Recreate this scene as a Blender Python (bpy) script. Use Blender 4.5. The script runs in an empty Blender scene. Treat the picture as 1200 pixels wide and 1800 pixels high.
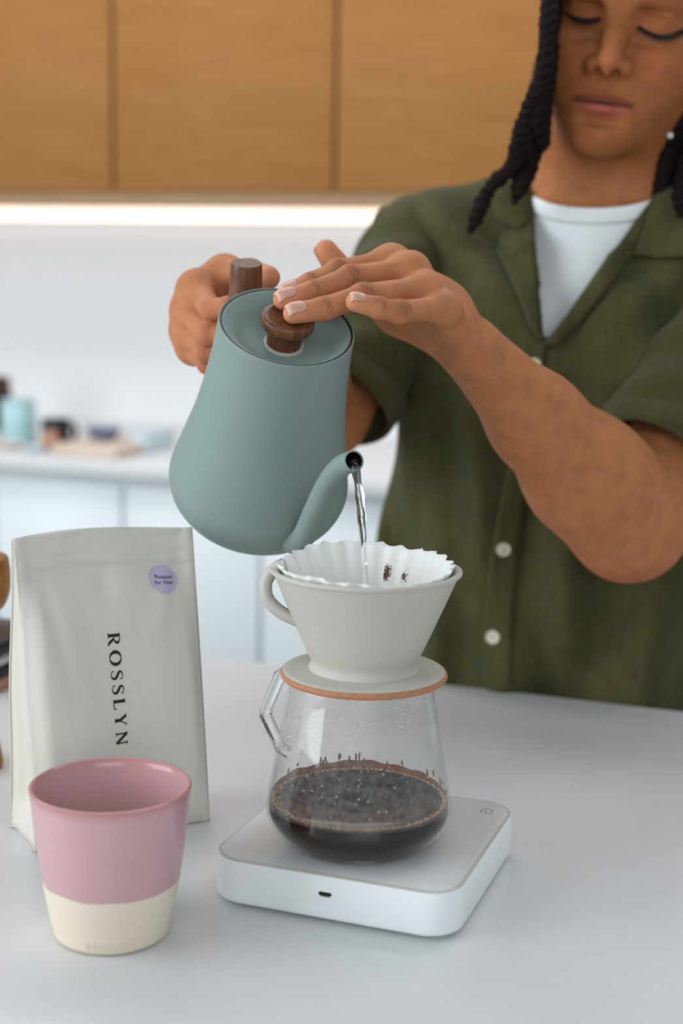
import bpy, bmesh, math, random
import numpy as np
from mathutils import Vector, Matrix

scene = bpy.context.scene
COL = scene.collection
random.seed(7)
rng = np.random.default_rng(7)
PI = math.pi

# ------------------------------------------------------------------ camera
F_PX = 2565.0
PITCH, ROLL, YAW = math.radians(9.675), math.radians(1.057), math.radians(19.36)
CAM = np.array([.2786, -.8601, 1.295])
AF = np.array([-math.sin(YAW)*math.cos(PITCH), math.cos(YAW)*math.cos(PITCH), -math.sin(PITCH)])
_r = np.array([math.cos(YAW), math.sin(YAW), 0.0])
_u = np.cross(_r, AF)
AR = math.cos(ROLL)*_r + math.sin(ROLL)*_u
AU = -math.sin(ROLL)*_r + math.cos(ROLL)*_u
cam_d = bpy.data.cameras.new('camera')
cam_d.sensor_fit = 'VERTICAL'
cam_d.sensor_height = 36.0
cam_d.lens = F_PX/1800*36.0
cam_d.clip_start = .02
cam_d.dof.use_dof = True
cam_d.dof.focus_distance = .955
cam_d.dof.aperture_fstop = 4.0
cam = bpy.data.objects.new('camera', cam_d)
COL.objects.link(cam)
cam.matrix_world = Matrix(((AR[0], AU[0], -AF[0], CAM[0]), (AR[1], AU[1], -AF[1], CAM[1]),
                           (AR[2], AU[2], -AF[2], CAM[2]), (0, 0, 0, 1)))
scene.camera = cam

# ------------------------------------------------------------------ light
scene.view_settings.view_transform = 'Standard'
scene.view_settings.look = 'None'
scene.view_settings.gamma = 1.0
scene.view_settings.use_curve_mapping = False
scene.view_settings.exposure = 0.30
world = bpy.data.worlds.new('World')
scene.world = world
world.use_nodes = True
world.node_tree.nodes['Background'].inputs[0].default_value = (.87, .955, 1.0, 1)
world.node_tree.nodes['Background'].inputs[1].default_value = .36


def area_light(name, loc, target, size, size_y, power, color):
    d = bpy.data.lights.new(name, 'AREA')
    d.shape = 'RECTANGLE'
    d.size, d.size_y, d.energy, d.color = size, size_y, power, color
    o = bpy.data.objects.new(name, d)
    COL.objects.link(o)
    o.location = loc
    o.rotation_euler = (Vector(target)-Vector(loc)).to_track_quat('-Z', 'Y').to_euler()
    return o


# daylight through the tall windows left of the camera, then two added fill lamps
area_light('window_or_fill_light', (-2.4, -1.5, 1.9), (0, .2, 1.1), 2.2, 2.2, 60, (.91, .965, 1.0))
area_light('added_aisle_fill', (-.6, 1.05, 2.62), (-.6, 1.45, .8), 3.4, .5, 26, (.98, .98, 1.0))  # unseen lamp added over the aisle to brighten the back cabinets
area_light('window_or_fill_light', (1.6, -3.0, 2.2), (0, .4, 1.1), 2.4, 1.8, 30, (.94, .98, 1.0))  # added front fill brightening bag and dripper, no known window there

# ------------------------------------------------------------------ helpers


def ray(px, py):
    return AF + (px-600)/F_PX*AR - (py-900)/F_PX*AU


def ud(px, py, d):
    return CAM + d*ray(px, py)


def uz(px, py, z):
    r = ray(px, py)
    return CAM + (z-CAM[2])/r[2]*r


def uy(px, py, y):
    r = ray(px, py)
    return CAM + (y-CAM[1])/r[1]*r


def V(p):
    return Vector((float(p[0]), float(p[1]), float(p[2])))


def mesh_obj(name, verts, faces, mat, parent=None, smooth=True, matrix=None, auto=None):
    me = bpy.data.meshes.new(name)
    if isinstance(verts, np.ndarray):
        verts = verts.tolist()
    if isinstance(faces, np.ndarray):
        faces = faces.tolist()
    me.from_pydata(verts, [], faces)
    if mat is not None:
        me.materials.append(mat)
    if smooth:
        me.polygons.foreach_set('use_smooth', [True]*len(me.polygons))
    me.update()
    o = bpy.data.objects.new(name, me)
    COL.objects.link(o)
    if parent is not None:
        o.parent = parent
    if matrix is not None:
        o.matrix_local = matrix
    if smooth and auto is not None:
        try:
            me.set_sharp_from_angle(angle=math.radians(auto))
        except Exception:
            pass
    return o


def bm_obj(name, bm, mat, parent=None, smooth=False, matrix=None, auto=None):
    me = bpy.data.meshes.new(name)
    bm.normal_update()
    bm.to_mesh(me)
    bm.free()
    if mat is not None:
        me.materials.append(mat)
    if smooth:
        me.polygons.foreach_set('use_smooth', [True]*len(me.polygons))
        if auto is not None:
            me.set_sharp_from_angle(angle=math.radians(auto))
    o = bpy.data.objects.new(name, me)
    COL.objects.link(o)
    if parent is not None:
        o.parent = parent
    if matrix is not None:
        o.matrix_local = matrix
    return o


def empty(name, loc=(0, 0, 0), rz=0.0, matrix=None):
    o = bpy.data.objects.new(name, None)
    COL.objects.link(o)
    o.empty_display_size = .02
    if matrix is not None:
        o.matrix_world = matrix
    else:
        o.location = loc
        o.rotation_euler = (0, 0, rz)
    return o


def tag(o, label=None, cat=None, group=None, kind=None):
    if label:
        o['label'] = label
    if cat:
        o['category'] = cat
    if group:
        o['group'] = group
    if kind:
        o['kind'] = kind
    return o


def box_bm(x0, x1, y0, y1, z0, z1, bev=0.0, seg=2, bm=None):
    b = bm or bmesh.new()
    m = Matrix.Translation(((x0+x1)/2, (y0+y1)/2, (z0+z1)/2)) @ Matrix.Diagonal((x1-x0, y1-y0, z1-z0, 1))
    r = bmesh.ops.create_cube(b, size=1, matrix=m)
    if bev > 0:
        es = list({e for v in r['verts'] for e in v.link_edges})
        bmesh.ops.bevel(b, geom=es, offset=bev, segments=seg, affect='EDGES', profile=.5)
    return b


def box(name, x0, x1, y0, y1, z0, z1, mat, parent=None, bev=0.0, seg=2):
    return bm_obj(name, box_bm(x0, x1, y0, y1, z0, z1, bev, seg), mat, parent, smooth=bev > 0, auto=40)


def lathe_data(prof, n=96, closed=False, rfun=None):
    """prof: list of (r, z); r == 0 ends become poles."""
    vs, fs = [], []
    rows = []
    for (r, z) in prof:
        if r < 1e-7:
            rows.append([len(vs)])
            vs.append((0, 0, z))
        else:
            row = []
            for i in range(n):
                a = 2*PI*i/n
                row.append(len(vs))
                vs.append((r*math.cos(a), r*math.sin(a), z))
            rows.append(row)
    pairs = list(zip(rows[:-1], rows[1:]))
    if closed:
        pairs.append((rows[-1], rows[0]))
    for A, B in pairs:
        for i in range(n):
            j = (i+1) % n
            if len(A) == 1 and len(B) == 1:
                continue
            if len(A) == 1:
                fs.append((A[0], B[j], B[i]))
            elif len(B) == 1:
                fs.append((A[i], A[j], B[0]))
            else:
                fs.append((A[i], A[j], B[j], B[i]))
    return vs, fs


def lathe(name, prof, mat, parent=None, n=96, matrix=None, auto=50, closed=False):
    vs, fs = lathe_data(prof, n, closed)
    return mesh_obj(name, vs, fs, mat, parent, True, matrix, auto)


def spline(pts, n):
    """Catmull-Rom through rows of pts (any width), n samples."""
    P = np.asarray(pts, float)
    P = np.vstack([2*P[0]-P[1], P, 2*P[-1]-P[-2]])
    out = []
    m = len(P)-3
    for s in np.linspace(0, m, n):
        i = min(int(s), m-1)
        t = s-i
        a, b, c, d = P[i], P[i+1], P[i+2], P[i+3]
        out.append(.5*((2*b)+(-a+c)*t+(2*a-5*b+4*c-d)*t*t+(-a+3*b-3*c+d)*t**3))
    return np.array(out)


def tube_data(path, radii, n=16, cap=True, squash=None):
    P = np.asarray(path, float)
    N = len(P)
    R = np.broadcast_to(np.asarray(radii, float), (N,))
    T = np.gradient(P, axis=0)
    T /= np.linalg.norm(T, axis=1)[:, None]+1e-12
    ref = np.array([0, 0, 1.]) if abs(T[0, 2]) < .9 else np.array([1., 0, 0])
    u = np.cross(T[0], ref)
    u /= np.linalg.norm(u)
    vs, fs, frames = [], [], []
    for i in range(N):
        u = u-T[i]*(u@T[i])
        u /= np.linalg.norm(u)
        w = np.cross(T[i], u)
        frames.append((u.copy(), w))
        for k in range(n):
            a = 2*PI*k/n
            vs.append(P[i]+R[i]*(math.cos(a)*u+math.sin(a)*w))
    for i in range(N-1):
        for k in range(n):
            k2 = (k+1) % n
            fs.append((i*n+k, i*n+k2, (i+1)*n+k2, (i+1)*n+k))
    if cap:
        fs.append(tuple(range(n-1, -1, -1)))
        fs.append(tuple((N-1)*n+k for k in range(n)))
    return [tuple(v) for v in vs], fs


def tube(name, path, radii, mat, parent=None, n=16, cap=True, matrix=None, auto=60):
    vs, fs = tube_data(path, radii, n, cap)
    return mesh_obj(name, vs, fs, mat, parent, True, matrix, auto)


def join_data(parts):
    V_, F_ = [], []
    for vs, fs in parts:
        o = len(V_)
        V_ += [tuple(v) for v in vs]
        F_ += [tuple(i+o for i in f) for f in fs]
    return V_, F_


def smoothed(prof, n):
    return [(max(0., float(a)), float(b)) for a, b in spline(prof, n)]


# ------------------------------------------------------------------ materials
def mat(name, color, rough=.5, metallic=0.0, spec=.5, noise=None, bump=None, coat=0.0, sss=0.0, sheen=0.0,
        trans=0.0, ior=1.45, emit=None):
    m = bpy.data.materials.new(name)
    m.use_nodes = True
    nt = m.node_tree
    b = nt.nodes['Principled BSDF']
    b.inputs['Base Color'].default_value = (*color, 1)
    b.inputs['Roughness'].default_value = rough
    b.inputs['Metallic'].default_value = metallic
    b.inputs['Specular IOR Level'].default_value = spec
    b.inputs['IOR'].default_value = ior
    if coat:
        b.inputs['Coat Weight'].default_value = coat
        b.inputs['Coat Roughness'].default_value = .15
    if sss:
        b.inputs['Subsurface Weight'].default_value = sss
        b.inputs['Subsurface Radius'].default_value = (1.0, .4, .25)
        b.inputs['Subsurface Scale'].default_value = .006
    if sheen:
        b.inputs['Sheen Weight'].default_value = sheen
    if trans:
        b.inputs['Transmission Weight'].default_value = trans
    if emit:
        b.inputs['Emission Color'].default_value = (*emit[0], 1)
        b.inputs['Emission Strength'].default_value = emit[1]
    tc = nt.nodes.new('ShaderNodeTexCoord')

    def tex(scale, vec, detail=4, rough_=.55):
        mp = nt.nodes.new('ShaderNodeMapping')
        mp.inputs['Scale'].default_value = vec
        n = nt.nodes.new('ShaderNodeTexNoise')
        n.inputs['Scale'].default_value = scale
        n.inputs['Detail'].default_value = detail
        n.inputs['Roughness'].default_value = rough_
        nt.links.new(tc.outputs['Object'], mp.inputs[0])
        nt.links.new(mp.outputs[0], n.inputs['Vector'])
        return n
    if noise:
        # list of (scale, vec, color2, lo, hi)
        prev = None
        for (sc_, vec, c2, lo, hi) in noise:
            n = tex(sc_, vec)
            rmp = nt.nodes.new('ShaderNodeMapRange')
            rmp.inputs['From Min'].default_value = lo
            rmp.inputs['From Max'].default_value = hi
            nt.links.new(n.outputs[0], rmp.inputs[0])
            mx = nt.nodes.new('ShaderNodeMix')
            mx.data_type = 'RGBA'
            nt.links.new(rmp.outputs[0], mx.inputs[0])
            if prev is None:
                mx.inputs[6].default_value = (*color, 1)
            else:
                nt.links.new(prev, mx.inputs[6])
            mx.inputs[7].default_value = (*c2, 1)
            prev = mx.outputs[2]
        nt.links.new(prev, b.inputs['Base Color'])
    if bump:
        prev = None
        for (sc_, vec, strength, dist) in bump:
            n = tex(sc_, vec)
            bp = nt.nodes.new('ShaderNodeBump')
            bp.inputs['Strength'].default_value = strength
            bp.inputs['Distance'].default_value = dist
            nt.links.new(n.outputs[0], bp.inputs['Height'])
            if prev is not None:
                nt.links.new(prev, bp.inputs['Normal'])
            prev = bp.outputs[0]
        nt.links.new(prev, b.inputs['Normal'])
    return m


def srgb(r, g, b):
    f = lambda c: (c/255/12.92) if c/255 <= .04045 else ((c/255+.055)/1.055)**2.4
    return (f(r), f(g), f(b))


def thin_glass(name, rough=.02, haze=0.0, tint=(1, 1, 1), boost=1.0):
    """thin clear wall: Fresnel-weighted reflection over straight transmission."""
    m = bpy.data.materials.new(name)
    m.use_nodes = True
    nt = m.node_tree
    nt.nodes.clear()
    out = nt.nodes.new('ShaderNodeOutputMaterial')
    tr = nt.nodes.new('ShaderNodeBsdfTransparent')
    tr.inputs[0].default_value = (*tint, 1)
    gl = nt.nodes.new('ShaderNodeBsdfGlossy')
    gl.inputs['Roughness'].default_value = rough
    lw = nt.nodes.new('ShaderNodeLayerWeight')
    lw.inputs[0].default_value = .5
    pw = nt.nodes.new('ShaderNodeMath')
    pw.operation = 'POWER'
    pw.inputs[1].default_value = 4.0
    nt.links.new(lw.outputs['Facing'], pw.inputs[0])
    fr = nt.nodes.new('ShaderNodeMath')
    fr.operation = 'MULTIPLY_ADD'
    fr.inputs[1].default_value = .6
    fr.inputs[2].default_value = .035
    nt.links.new(pw.outputs[0], fr.inputs[0])
    mx = nt.nodes.new('ShaderNodeMixShader')
    mul = nt.nodes.new('ShaderNodeMath')
    mul.operation = 'MULTIPLY'
    mul.inputs[1].default_value = boost
    mul.use_clamp = True
    nt.links.new(fr.outputs[0], mul.inputs[0])
    nt.links.new(mul.outputs[0], mx.inputs[0])
    nt.links.new(tr.outputs[0], mx.inputs[1])
    nt.links.new(gl.outputs[0], mx.inputs[2])
    last = mx
    if haze:
        df = nt.nodes.new('ShaderNodeBsdfDiffuse')
        df.inputs[0].default_value = (.9, .9, .9, 1)
        tc = nt.nodes.new('ShaderNodeTexCoord')
        n = nt.nodes.new('ShaderNodeTexNoise')
        n.inputs['Scale'].default_value = 260
        n.inputs['Detail'].default_value = 3
        nt.links.new(tc.outputs['Object'], n.inputs['Vector'])
        mr = nt.nodes.new('ShaderNodeMapRange')
        mr.inputs['From Min'].default_value = .35
        mr.inputs['From Max'].default_value = .75
        mr.inputs['To Min'].default_value = haze*.35
        mr.inputs['To Max'].default_value = haze*1.6
        nt.links.new(n.outputs[0], mr.inputs[0])
        m2 = nt.nodes.new('ShaderNodeMixShader')
        nt.links.new(mr.outputs[0], m2.inputs[0])
        nt.links.new(mx.outputs[0], m2.inputs[1])
        nt.links.new(df.outputs[0], m2.inputs[2])
        last = m2
    nt.links.new(last.outputs[0], out.inputs[0])
    return m


M = {}
M['wall'] = mat('wall_paint', (.84, .86, .88), .6, bump=[(60, (1, 1, 1), .05, .002)])
M['floor'] = mat('floor_concrete', (.38, .37, .36), .5, noise=[(3, (1, 1, 1), (.30, .29, .28), .35, .7)])
M['worktop'] = mat('white_worktop', (.70, .71, .715), .32, spec=.4, noise=[(9, (1, 1, 1), (.67, .68, .69), .4, .7)])
M['cab_white'] = mat('cabinet_white', (.80, .86, .88), .35)
M['gap'] = mat('joint_dark', (.10, .09, .08), .8)
M['oak'] = mat('oak_veneer', srgb(150, 103, 54), .5, spec=.2,
               noise=[(7, (.5, 6, 9), srgb(138, 90, 40), .35, .72), (40, (.25, 5, 14), srgb(164, 118, 70), .45, .8)],
               bump=[(60, (.15, 4, 10), .06, .001)])
M['oak_edge'] = mat('oak_edge', srgb(186, 146, 100), .5, noise=[(30, (.3, 5, 12), srgb(170, 128, 82), .4, .75)])
M['led'] = mat('led_diffuser', (1, .95, .9), .5, emit=((1.0, .79, .65), 1.25))
M['alu'] = mat('aluminium', (.6, .6, .6), .35, metallic=1)
M['steel'] = mat('brushed_steel', (.55, .55, .54), .28, metallic=1)
M['dark_steel'] = mat('dark_spout_bore', (.05, .045, .04), .25, metallic=.6)
M['sage'] = mat('sage_powder_coat', srgb(128, 146, 141), .55, spec=.35, bump=[(1400, (1, 1, 1), .12, .0004)])
M['walnut'] = mat('walnut', srgb(112, 70, 44), .38, spec=.45,
                  noise=[(30, (5, 5, .5), srgb(74, 42, 26), .38, .66), (90, (6, 6, .6), srgb(132, 86, 54), .5, .8)],
                  bump=[(220, (5, 5, .4), .1, .0006)])
M['black_seal'] = mat('black_gasket', (.012, .012, .013), .5)
M['stone'] = mat('speckled_stoneware', srgb(186, 184, 175), .5, spec=.35,
                 noise=[(1100, (1, 1, 1), srgb(174, 170, 160), .50, .75), (14, (1, 1, 1), srgb(190, 187, 178), .4, .7)],
                 bump=[(300, (1, 1, 1), .08, .0006)])
M['terracotta'] = mat('raw_terracotta_rim', srgb(176, 124, 92), .75, noise=[(300, (1, 1, 1), srgb(162, 110, 80), .45, .75)])
M['paper'] = mat('filter_paper', (.82, .82, .80), .85, sss=.0, bump=[(500, (1, 1, 1), .15, .0006)])
M['pouch'] = mat('matt_pouch_film', srgb(210, 206, 196), .48, spec=.4, bump=[(16, (1, 1, .5), .22, .012), (60, (1, 1, .7), .08, .003)])
M['ink'] = mat('black_ink', (.008, .008, .008), .6)
M['lilac'] = mat('lilac_sticker', srgb(186, 176, 205), .5)
M['white_plastic'] = mat('white_plastic', (.80, .83, .84), .38, spec=.4)
M['scale_top'] = mat('scale_top_plate', (.66, .665, .665), .22, spec=.5)
M['grey_rim'] = mat('translucent_rim', (.52, .50, .45), .35)
M['gold'] = mat('brass_contact', (.55, .42, .2), .35, metallic=1)
M['coffee'] = mat('brewed_coffee', (.010, .0035, .0015), .06, spec=.16)
M['coffee_thin'] = mat('coffee_film', (.22, .055, .010), .12)
M['foam'] = mat('coffee_foam', srgb(176, 136, 84), .35, noise=[(900, (1, 1, 1), srgb(120, 78, 38), .45, .6)])
M['grounds'] = mat('wet_coffee_grounds', (.06, .027, .010), .6, noise=[(600, (1, 1, 1), (.16, .075, .028), .45, .65)])
M['glass'] = thin_glass('clear_glass_wall', .015, .0, (.985, .99, .985), .8)
M['glass_fog'] = thin_glass('steamed_glass_wall', .05, .045, (.985, .99, .985), 1.1)
M['glass_solid'] = mat('solid_glass', (.97, .99, .98), .02, trans=1.0)
M['water'] = mat('water', (1, 1, 1), .0, trans=1.0, ior=1.33)
M['shirt'] = mat('olive_linen', srgb(73, 72, 44), .88, spec=.12, sheen=.06,
                 noise=[(60, (6, 6, .8), srgb(62, 61, 36), .35, .7), (22, (1, 1, 1), srgb(82, 81, 52), .5, .85)],
                 bump=[(900, (1, 1, .25), .18, .0006), (900, (.25, .25, 1), .12, .0006), (26, (1.6, 1.6, .35), .35, .010)])
M['tee'] = mat('white_jersey', (.78, .82, .84), .85, spec=.15, bump=[(1200, (1, 1, .2), .1, .0004), (14, (1, 1, .6), .2, .008)])
M['button'] = mat('pale_button', srgb(214, 206, 188), .35, noise=[(200, (1, 1, 1), srgb(196, 186, 166), .45, .7)])
M['thread'] = mat('dark_thread', srgb(50, 52, 34), .8)
M['hair'] = mat('black_twisted_hair', (.010, .0065, .0055), .75, spec=.16,
                noise=[(700, (1, 1, 1), (.020, .012, .009), .5, .8)], bump=[(1500, (1, 1, .3), .6, .002), (300, (1, 1, 1), .5, .003)])
M['lash'] = mat('dark_lashes', (.008, .006, .005), .7)
M['nail'] = mat('fingernail', srgb(204, 152, 134), .3, spec=.35, sss=.1)
M['nail_tip'] = mat('nail_free_edge', srgb(208, 172, 146), .4)
M['pearl'] = mat('pearl', (.85, .85, .8), .15, coat=.5)
M['trouser'] = mat('dark_denim', (.02, .022, .03), .9)
M['shoe'] = mat('black_shoe', (.02, .02, .02), .5)


def skin_material():
    m = mat('skin', (.4, .2, .12), .58, spec=.16, sss=.12,
            bump=[(420, (1, 1, 1), .10, .0008), (1300, (1, 1, 1), .12, .0004)])
    nt = m.node_tree
    at = nt.nodes.new('ShaderNodeVertexColor')
    at.layer_name = 'tone'
    n = nt.nodes.new('ShaderNodeTexNoise')
    n.inputs['Scale'].default_value = 75
    n.inputs['Detail'].default_value = 7
    tc = nt.nodes.new('ShaderNodeTexCoord')
    nt.links.new(tc.outputs['Object'], n.inputs['Vector'])
    hs = nt.nodes.new('ShaderNodeHueSaturation')
    mr = nt.nodes.new('ShaderNodeMapRange')
    mr.inputs['From Min'].default_value = .3
    mr.inputs['From Max'].default_value = .7
    mr.inputs['To Min'].default_value = .86
    mr.inputs['To Max'].default_value = 1.10
    nt.links.new(n.outputs[0], mr.inputs[0])
    nt.links.new(mr.outputs[0], hs.inputs['Value'])
    nt.links.new(at.outputs[0], hs.inputs['Color'])
    nt.links.new(hs.outputs[0], nt.nodes['Principled BSDF'].inputs['Base Color'])
    return m


M['skin'] = skin_material()

# ------------------------------------------------------------------ the room
ZC = .90            # worktop height
YE = .448           # far edge of the island
YB = 1.70           # front of the back counter
YW = 2.32           # back wall
tag(box('floor', -3.6, 3.0, -3.0, YW+.1, -.05, 0, M['floor']), 'grey floor of the kitchen', 'floor', kind='structure')
tag(box('wall_back', -3.6, 3.0, YW, YW+.1, 0, 2.7, M['wall']), 'white back wall behind the counter', 'wall', kind='structure')

# island: slab + plinth cabinet under it
isl = box('island_worktop', -1.9, 1.3, -1.0, YE, ZC-.04, ZC, M['worktop'], None, .003, 3)
tag(isl, 'white kitchen island worktop that the scale and cup stand on', 'worktop')
ib = empty('island_cabinet', (0, 0, 0))
box('body', -1.85, 1.25, -.95, .12, .1, ZC-.04, M['cab_white'], ib)
box('plinth', -1.80, 1.20, -.90, .07, 0, .1, M['gap'], ib)
for i in range(4):
    x = -1.83+i*.77
    box('door', x, x+.755, -.97, -.952, .11, ZC-.05, M['cab_white'], ib, .002)
    box('door', x, x+.755, .122, .140, .11, ZC-.05, M['cab_white'], ib, .002)
tag(ib, 'white island base cabinet carrying the near worktop', 'cabinet')

# back counter
bw = box('back_worktop', -3.4, 2.6, YB-.02, YW, ZC-.03, ZC, M['worktop'], None, .003, 3)
tag(bw, 'white worktop of the counter along the back wall', 'worktop')
ORD = ['first', 'second', 'third', 'fourth', 'fifth', 'sixth', 'seventh']
s1 = uy(214, 900, YB)[0]
s2 = uy(455, 1080, YB)[0]
step = s2-s1
seams = [s1+step*k for k in range(-6, 9)]
for k in range(len(seams)-1):
    x0, x1 = seams[k], seams[k+1]
    c = empty('base_cabinet', ((x0+x1)/2, YB+.3, 0))
    hw = (x1-x0)/2
    box('body', -hw, hw, -.275, .305, .10, ZC-.03, M['cab_white'], c)
    box('plinth', -hw, hw, -.22, .305, 0, .10, M['gap'], c)
    box('door', -hw+.004, hw-.004, -.296, -.276, .11, ZC-.052, M['cab_white'], c, .002)
    nm = {5: 'leftmost visible', 6: 'middle', 7: 'right'}.get(k)
    if k == 5:
        lb = 'white base cabinet under the turquoise canister and black mug'
    elif k == 6:
        lb = 'white base cabinet seen between coffee bag and kettle'
    elif k == 7:
        lb = 'white base cabinet seen left of the dripper handle, beside the green shirt'
    elif k < 5:
        lb = ORD[4-k]+' white base cabinet beyond the left edge of the picture'
    else:
        lb = ORD[k-8]+' white base cabinet in the stretch hidden behind the person in green'
    tag(c, lb, 'cabinet', 'white base cabinets of the back counter')

# upper cabinets
YU = 1.96
zb = uy(300, 336, YU)[2]
u1 = uy(198, 250, YU)[0]
u2 = uy(588, 250, YU)[0]
us = u2-u1
zl0 = uy(300, 389, YW-.03)[2]
zl1 = uy(300, 366, YW-.03)[2]
for k in range(-5, 6):
    x0, x1 = u1+us*k, u1+us*(k+1)
    c = empty('wall_cabinet', ((x0+x1)/2, YU, zb))
    hw = us/2
    box('body', -hw, hw, .022, YW-YU, -.014, .80, M['oak_edge'], c)
    box('door', -hw+.004, hw-.004, 0, .020, 0.0, .80, M['oak'], c, .0015)
    if k == -1:
        lb = 'oak wall cabinet at the top left corner, left of the first seam'
    elif k == 0:
        lb = 'oak wall cabinet in the middle between two vertical seams'
    elif k == 1:
        lb = 'oak wall cabinet right of the second seam, beside the face'
    elif k < -1:
        lb = ORD[-2-k]+' oak wall cabinet beyond the left edge of the picture'
    else:
        lb = ORD[k-2]+' oak wall cabinet along from behind the head to the right'
    tag(c, lb, 'cabinet', 'oak wall cabinets')
led = empty('under_cabinet_light', (0, YW, zl0))
box('housing', u1-5*us, u1+6*us, -.05, 0, (zl1-zl0), (zb-.014)-zl0, M['oak_edge'], led)
box('back_plate', u1-5*us, u1+6*us, -.014, 0, 0, (zl1-zl0), M['alu'], led)
box('diffuser', u1-5*us, u1+6*us, -.040, -.015, 0, zl1-zl0, M['led'], led)
tag(led, 'glowing warm strip light under the oak wall cabinets', 'strip light')

# ------------------------------------------------------------------ things far back on the counter
def back(px, py, y):
    return uy(px, py, y)


M['turq'] = mat('turquoise_enamel', srgb(170, 206, 210), .4)
M['brown'] = mat('dark_brown_wood', srgb(62, 36, 26), .5)
M['blackc'] = mat('black_ceramic', srgb(30, 28, 30), .35)
M['bluebowl'] = mat('blue_grey_ceramic', srgb(112, 124, 150), .4)
M['beige'] = mat('beige_board', srgb(216, 198, 184), .6, noise=[(20, (.4, 5, 5), srgb(198, 178, 160), .4, .7)])
M['paleblue'] = mat('pale_blue_plastic', srgb(200, 220, 228), .4)
M['cream'] = mat('cream_ceramic', srgb(228, 214, 206), .45)
M['tan'] = mat('tan_clay', srgb(176, 134, 110), .6)

YK = 1.72
p = uz(36, 790, ZC)
def at_counter(px, y):
    """x on the counter for a pixel column at depth y"""
    q = uy(px, 800, y)
    return q[0]


def px_size(n, y):
    return n/F_PX*((np.array([-1.1, y, 1.0])-CAM)@AF)


# canister
x = at_counter(34, 1.87)
s = px_size(1, 1.87)
c = empty('canister', (x, 1.87, ZC))
h = 70*s
lathe('body', [(0, 0), (29*s, 0), (31*s, .003), (31*s, h-.004), (29*s, h), (0, h)], M['turq'], c, 40)
lathe('lid', [(0, h), (29.5*s, h+.0005), (30*s, h+.004), (29.5*s, h+.010), (0, h+.011)], M['turq'], c, 40)
tag(c, 'pale turquoise cylindrical canister on the back counter at the left edge', 'canister')
# dark wooden jar behind canister
x = at_counter(-6, 2.05)
s = px_size(1, 2.05)
c = empty('wooden_jar', (x, 2.05, ZC))
h = 100*s
lathe('body', smoothed([(0.0, 0), (26*s, 0), (30*s, .01), (30*s, h*.7), (24*s, h*.86)], 24)+[(0, h*.86)], M['brown'], c, 40)
lathe('lid', smoothed([(26*s, h*.86), (29*s, h*.9), (26*s, h*.97), (8*s, h)], 12)+[(0, h)], M['brown'], c, 40)
tag(c, 'dark brown wooden jar behind the turquoise canister', 'jar')
# black mug
x = at_counter(99, 1.845)
s = px_size(1, 1.845)
c = empty('mug', (x, 1.845, ZC))
h = 50*s
lathe('body', [(0, 0), (22*s, 0), (25*s, .004), (26*s, h-.002), (25*s, h), (23*s, h), (22*s, .008), (0, .006)], M['blackc'], c, 40)
hp = spline([(24*s, 0, h*.78), (36*s, 0, h*.8), (41*s, 0, h*.55), (34*s, 0, h*.25), (23*s, 0, h*.18)], 20)
tube('handle', hp, .006, M['blackc'], c, 10)
tag(c, 'black mug with handle on the back counter', 'mug')
# small clay pot before mug
x = at_counter(90, 1.775)
s = px_size(1, 1.775)
c = empty('clay_pot', (x, 1.775, ZC))
lathe('body', smoothed([(10*s, 0), (15*s, 8*s), (16*s, 22*s), (13*s, 36*s)], 16)+[(11*s, 36*s), (12*s, 8*s), (0, 6*s)], M['tan'], c, 32)
lathe('foot', [(0, 0), (10*s, 0), (10.5*s, 2*s), (0, 2.5*s)], M['tan'], c, 32)
tag(c, 'small tan clay pot in front of the black mug', 'pot')
# board with blue bowl
x0, x1 = at_counter(125, 1.80), at_counter(240, 1.80)
c = box('serving_board', x0, x1, 1.715, 1.93, ZC, ZC+.022, M['beige'], None, .006)
tag(c, 'beige serving board under the blue-grey bowl', 'board')
x = at_counter(182, 1.83)
s = px_size(1, 1.83)
c = empty('bowl', (x, 1.83, ZC+.022))
lathe('body', smoothed([(12*s, 2*s), (24*s, 8*s), (33*s, 22*s)], 14)+[(31.5*s, 22*s)]+smoothed([(30*s, 20*s), (22*s, 10*s), (0.001, 5*s)], 12)+[(0, 5*s)], M['bluebowl'], c, 40)
lathe('foot', [(0, 0), (13*s, 0), (13*s, 3*s), (0, 3*s)], M['bluebowl'], c, 32)
tag(c, 'shallow blue-grey bowl on the beige serving board', 'bowl')
# pale tub at right
x = at_counter(268, 1.90)
c = empty('plastic_tub', (x, 1.90, ZC))
s = px_size(1, 1.90)
box('body', -17*s, 17*s, -.07, .07, 0, 28*s, M['paleblue'], c, .006)
box('lid', -18*s, 18*s, -.073, .073, 28*s, 32*s, M['paleblue'], c, .002)
tag(c, 'low pale blue lidded tub right of the beige board', 'tub')
# folded cloths / saucers at front-left
for (px_, y_, hh, rr, mt, lb) in [(16, 1.765, 16, 24, 'cream', 'cream saucer stack at the front of the back counter, left edge'),
                                  (60, 1.735, 10, 20, 'paleblue', 'pale blue saucer at the front of the back counter')]:
    x = at_counter(px_, y_)
    s = px_size(1, y_)
    c = empty('saucer', (x, y_, ZC))
    for k in range(2):
        lathe('plate', smoothed([(rr*.5*s, 0), (rr*.8*s, hh*.15*s), (rr*s, hh*.4*s)], 10) +
              smoothed([(rr*.97*s, hh*.42*s), (rr*.6*s, hh*.2*s), (.0005, hh*.15*s)], 8)+[(0, hh*.15*s)], M[mt], c, 32,
              Matrix.Translation((0, 0, k*hh*.35*s)))
    tag(c, lb, 'saucer')

# ------------------------------------------------------------------ scale
sc = empty('coffee_scale', (0, 0, ZC), math.radians(-.5))


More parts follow.
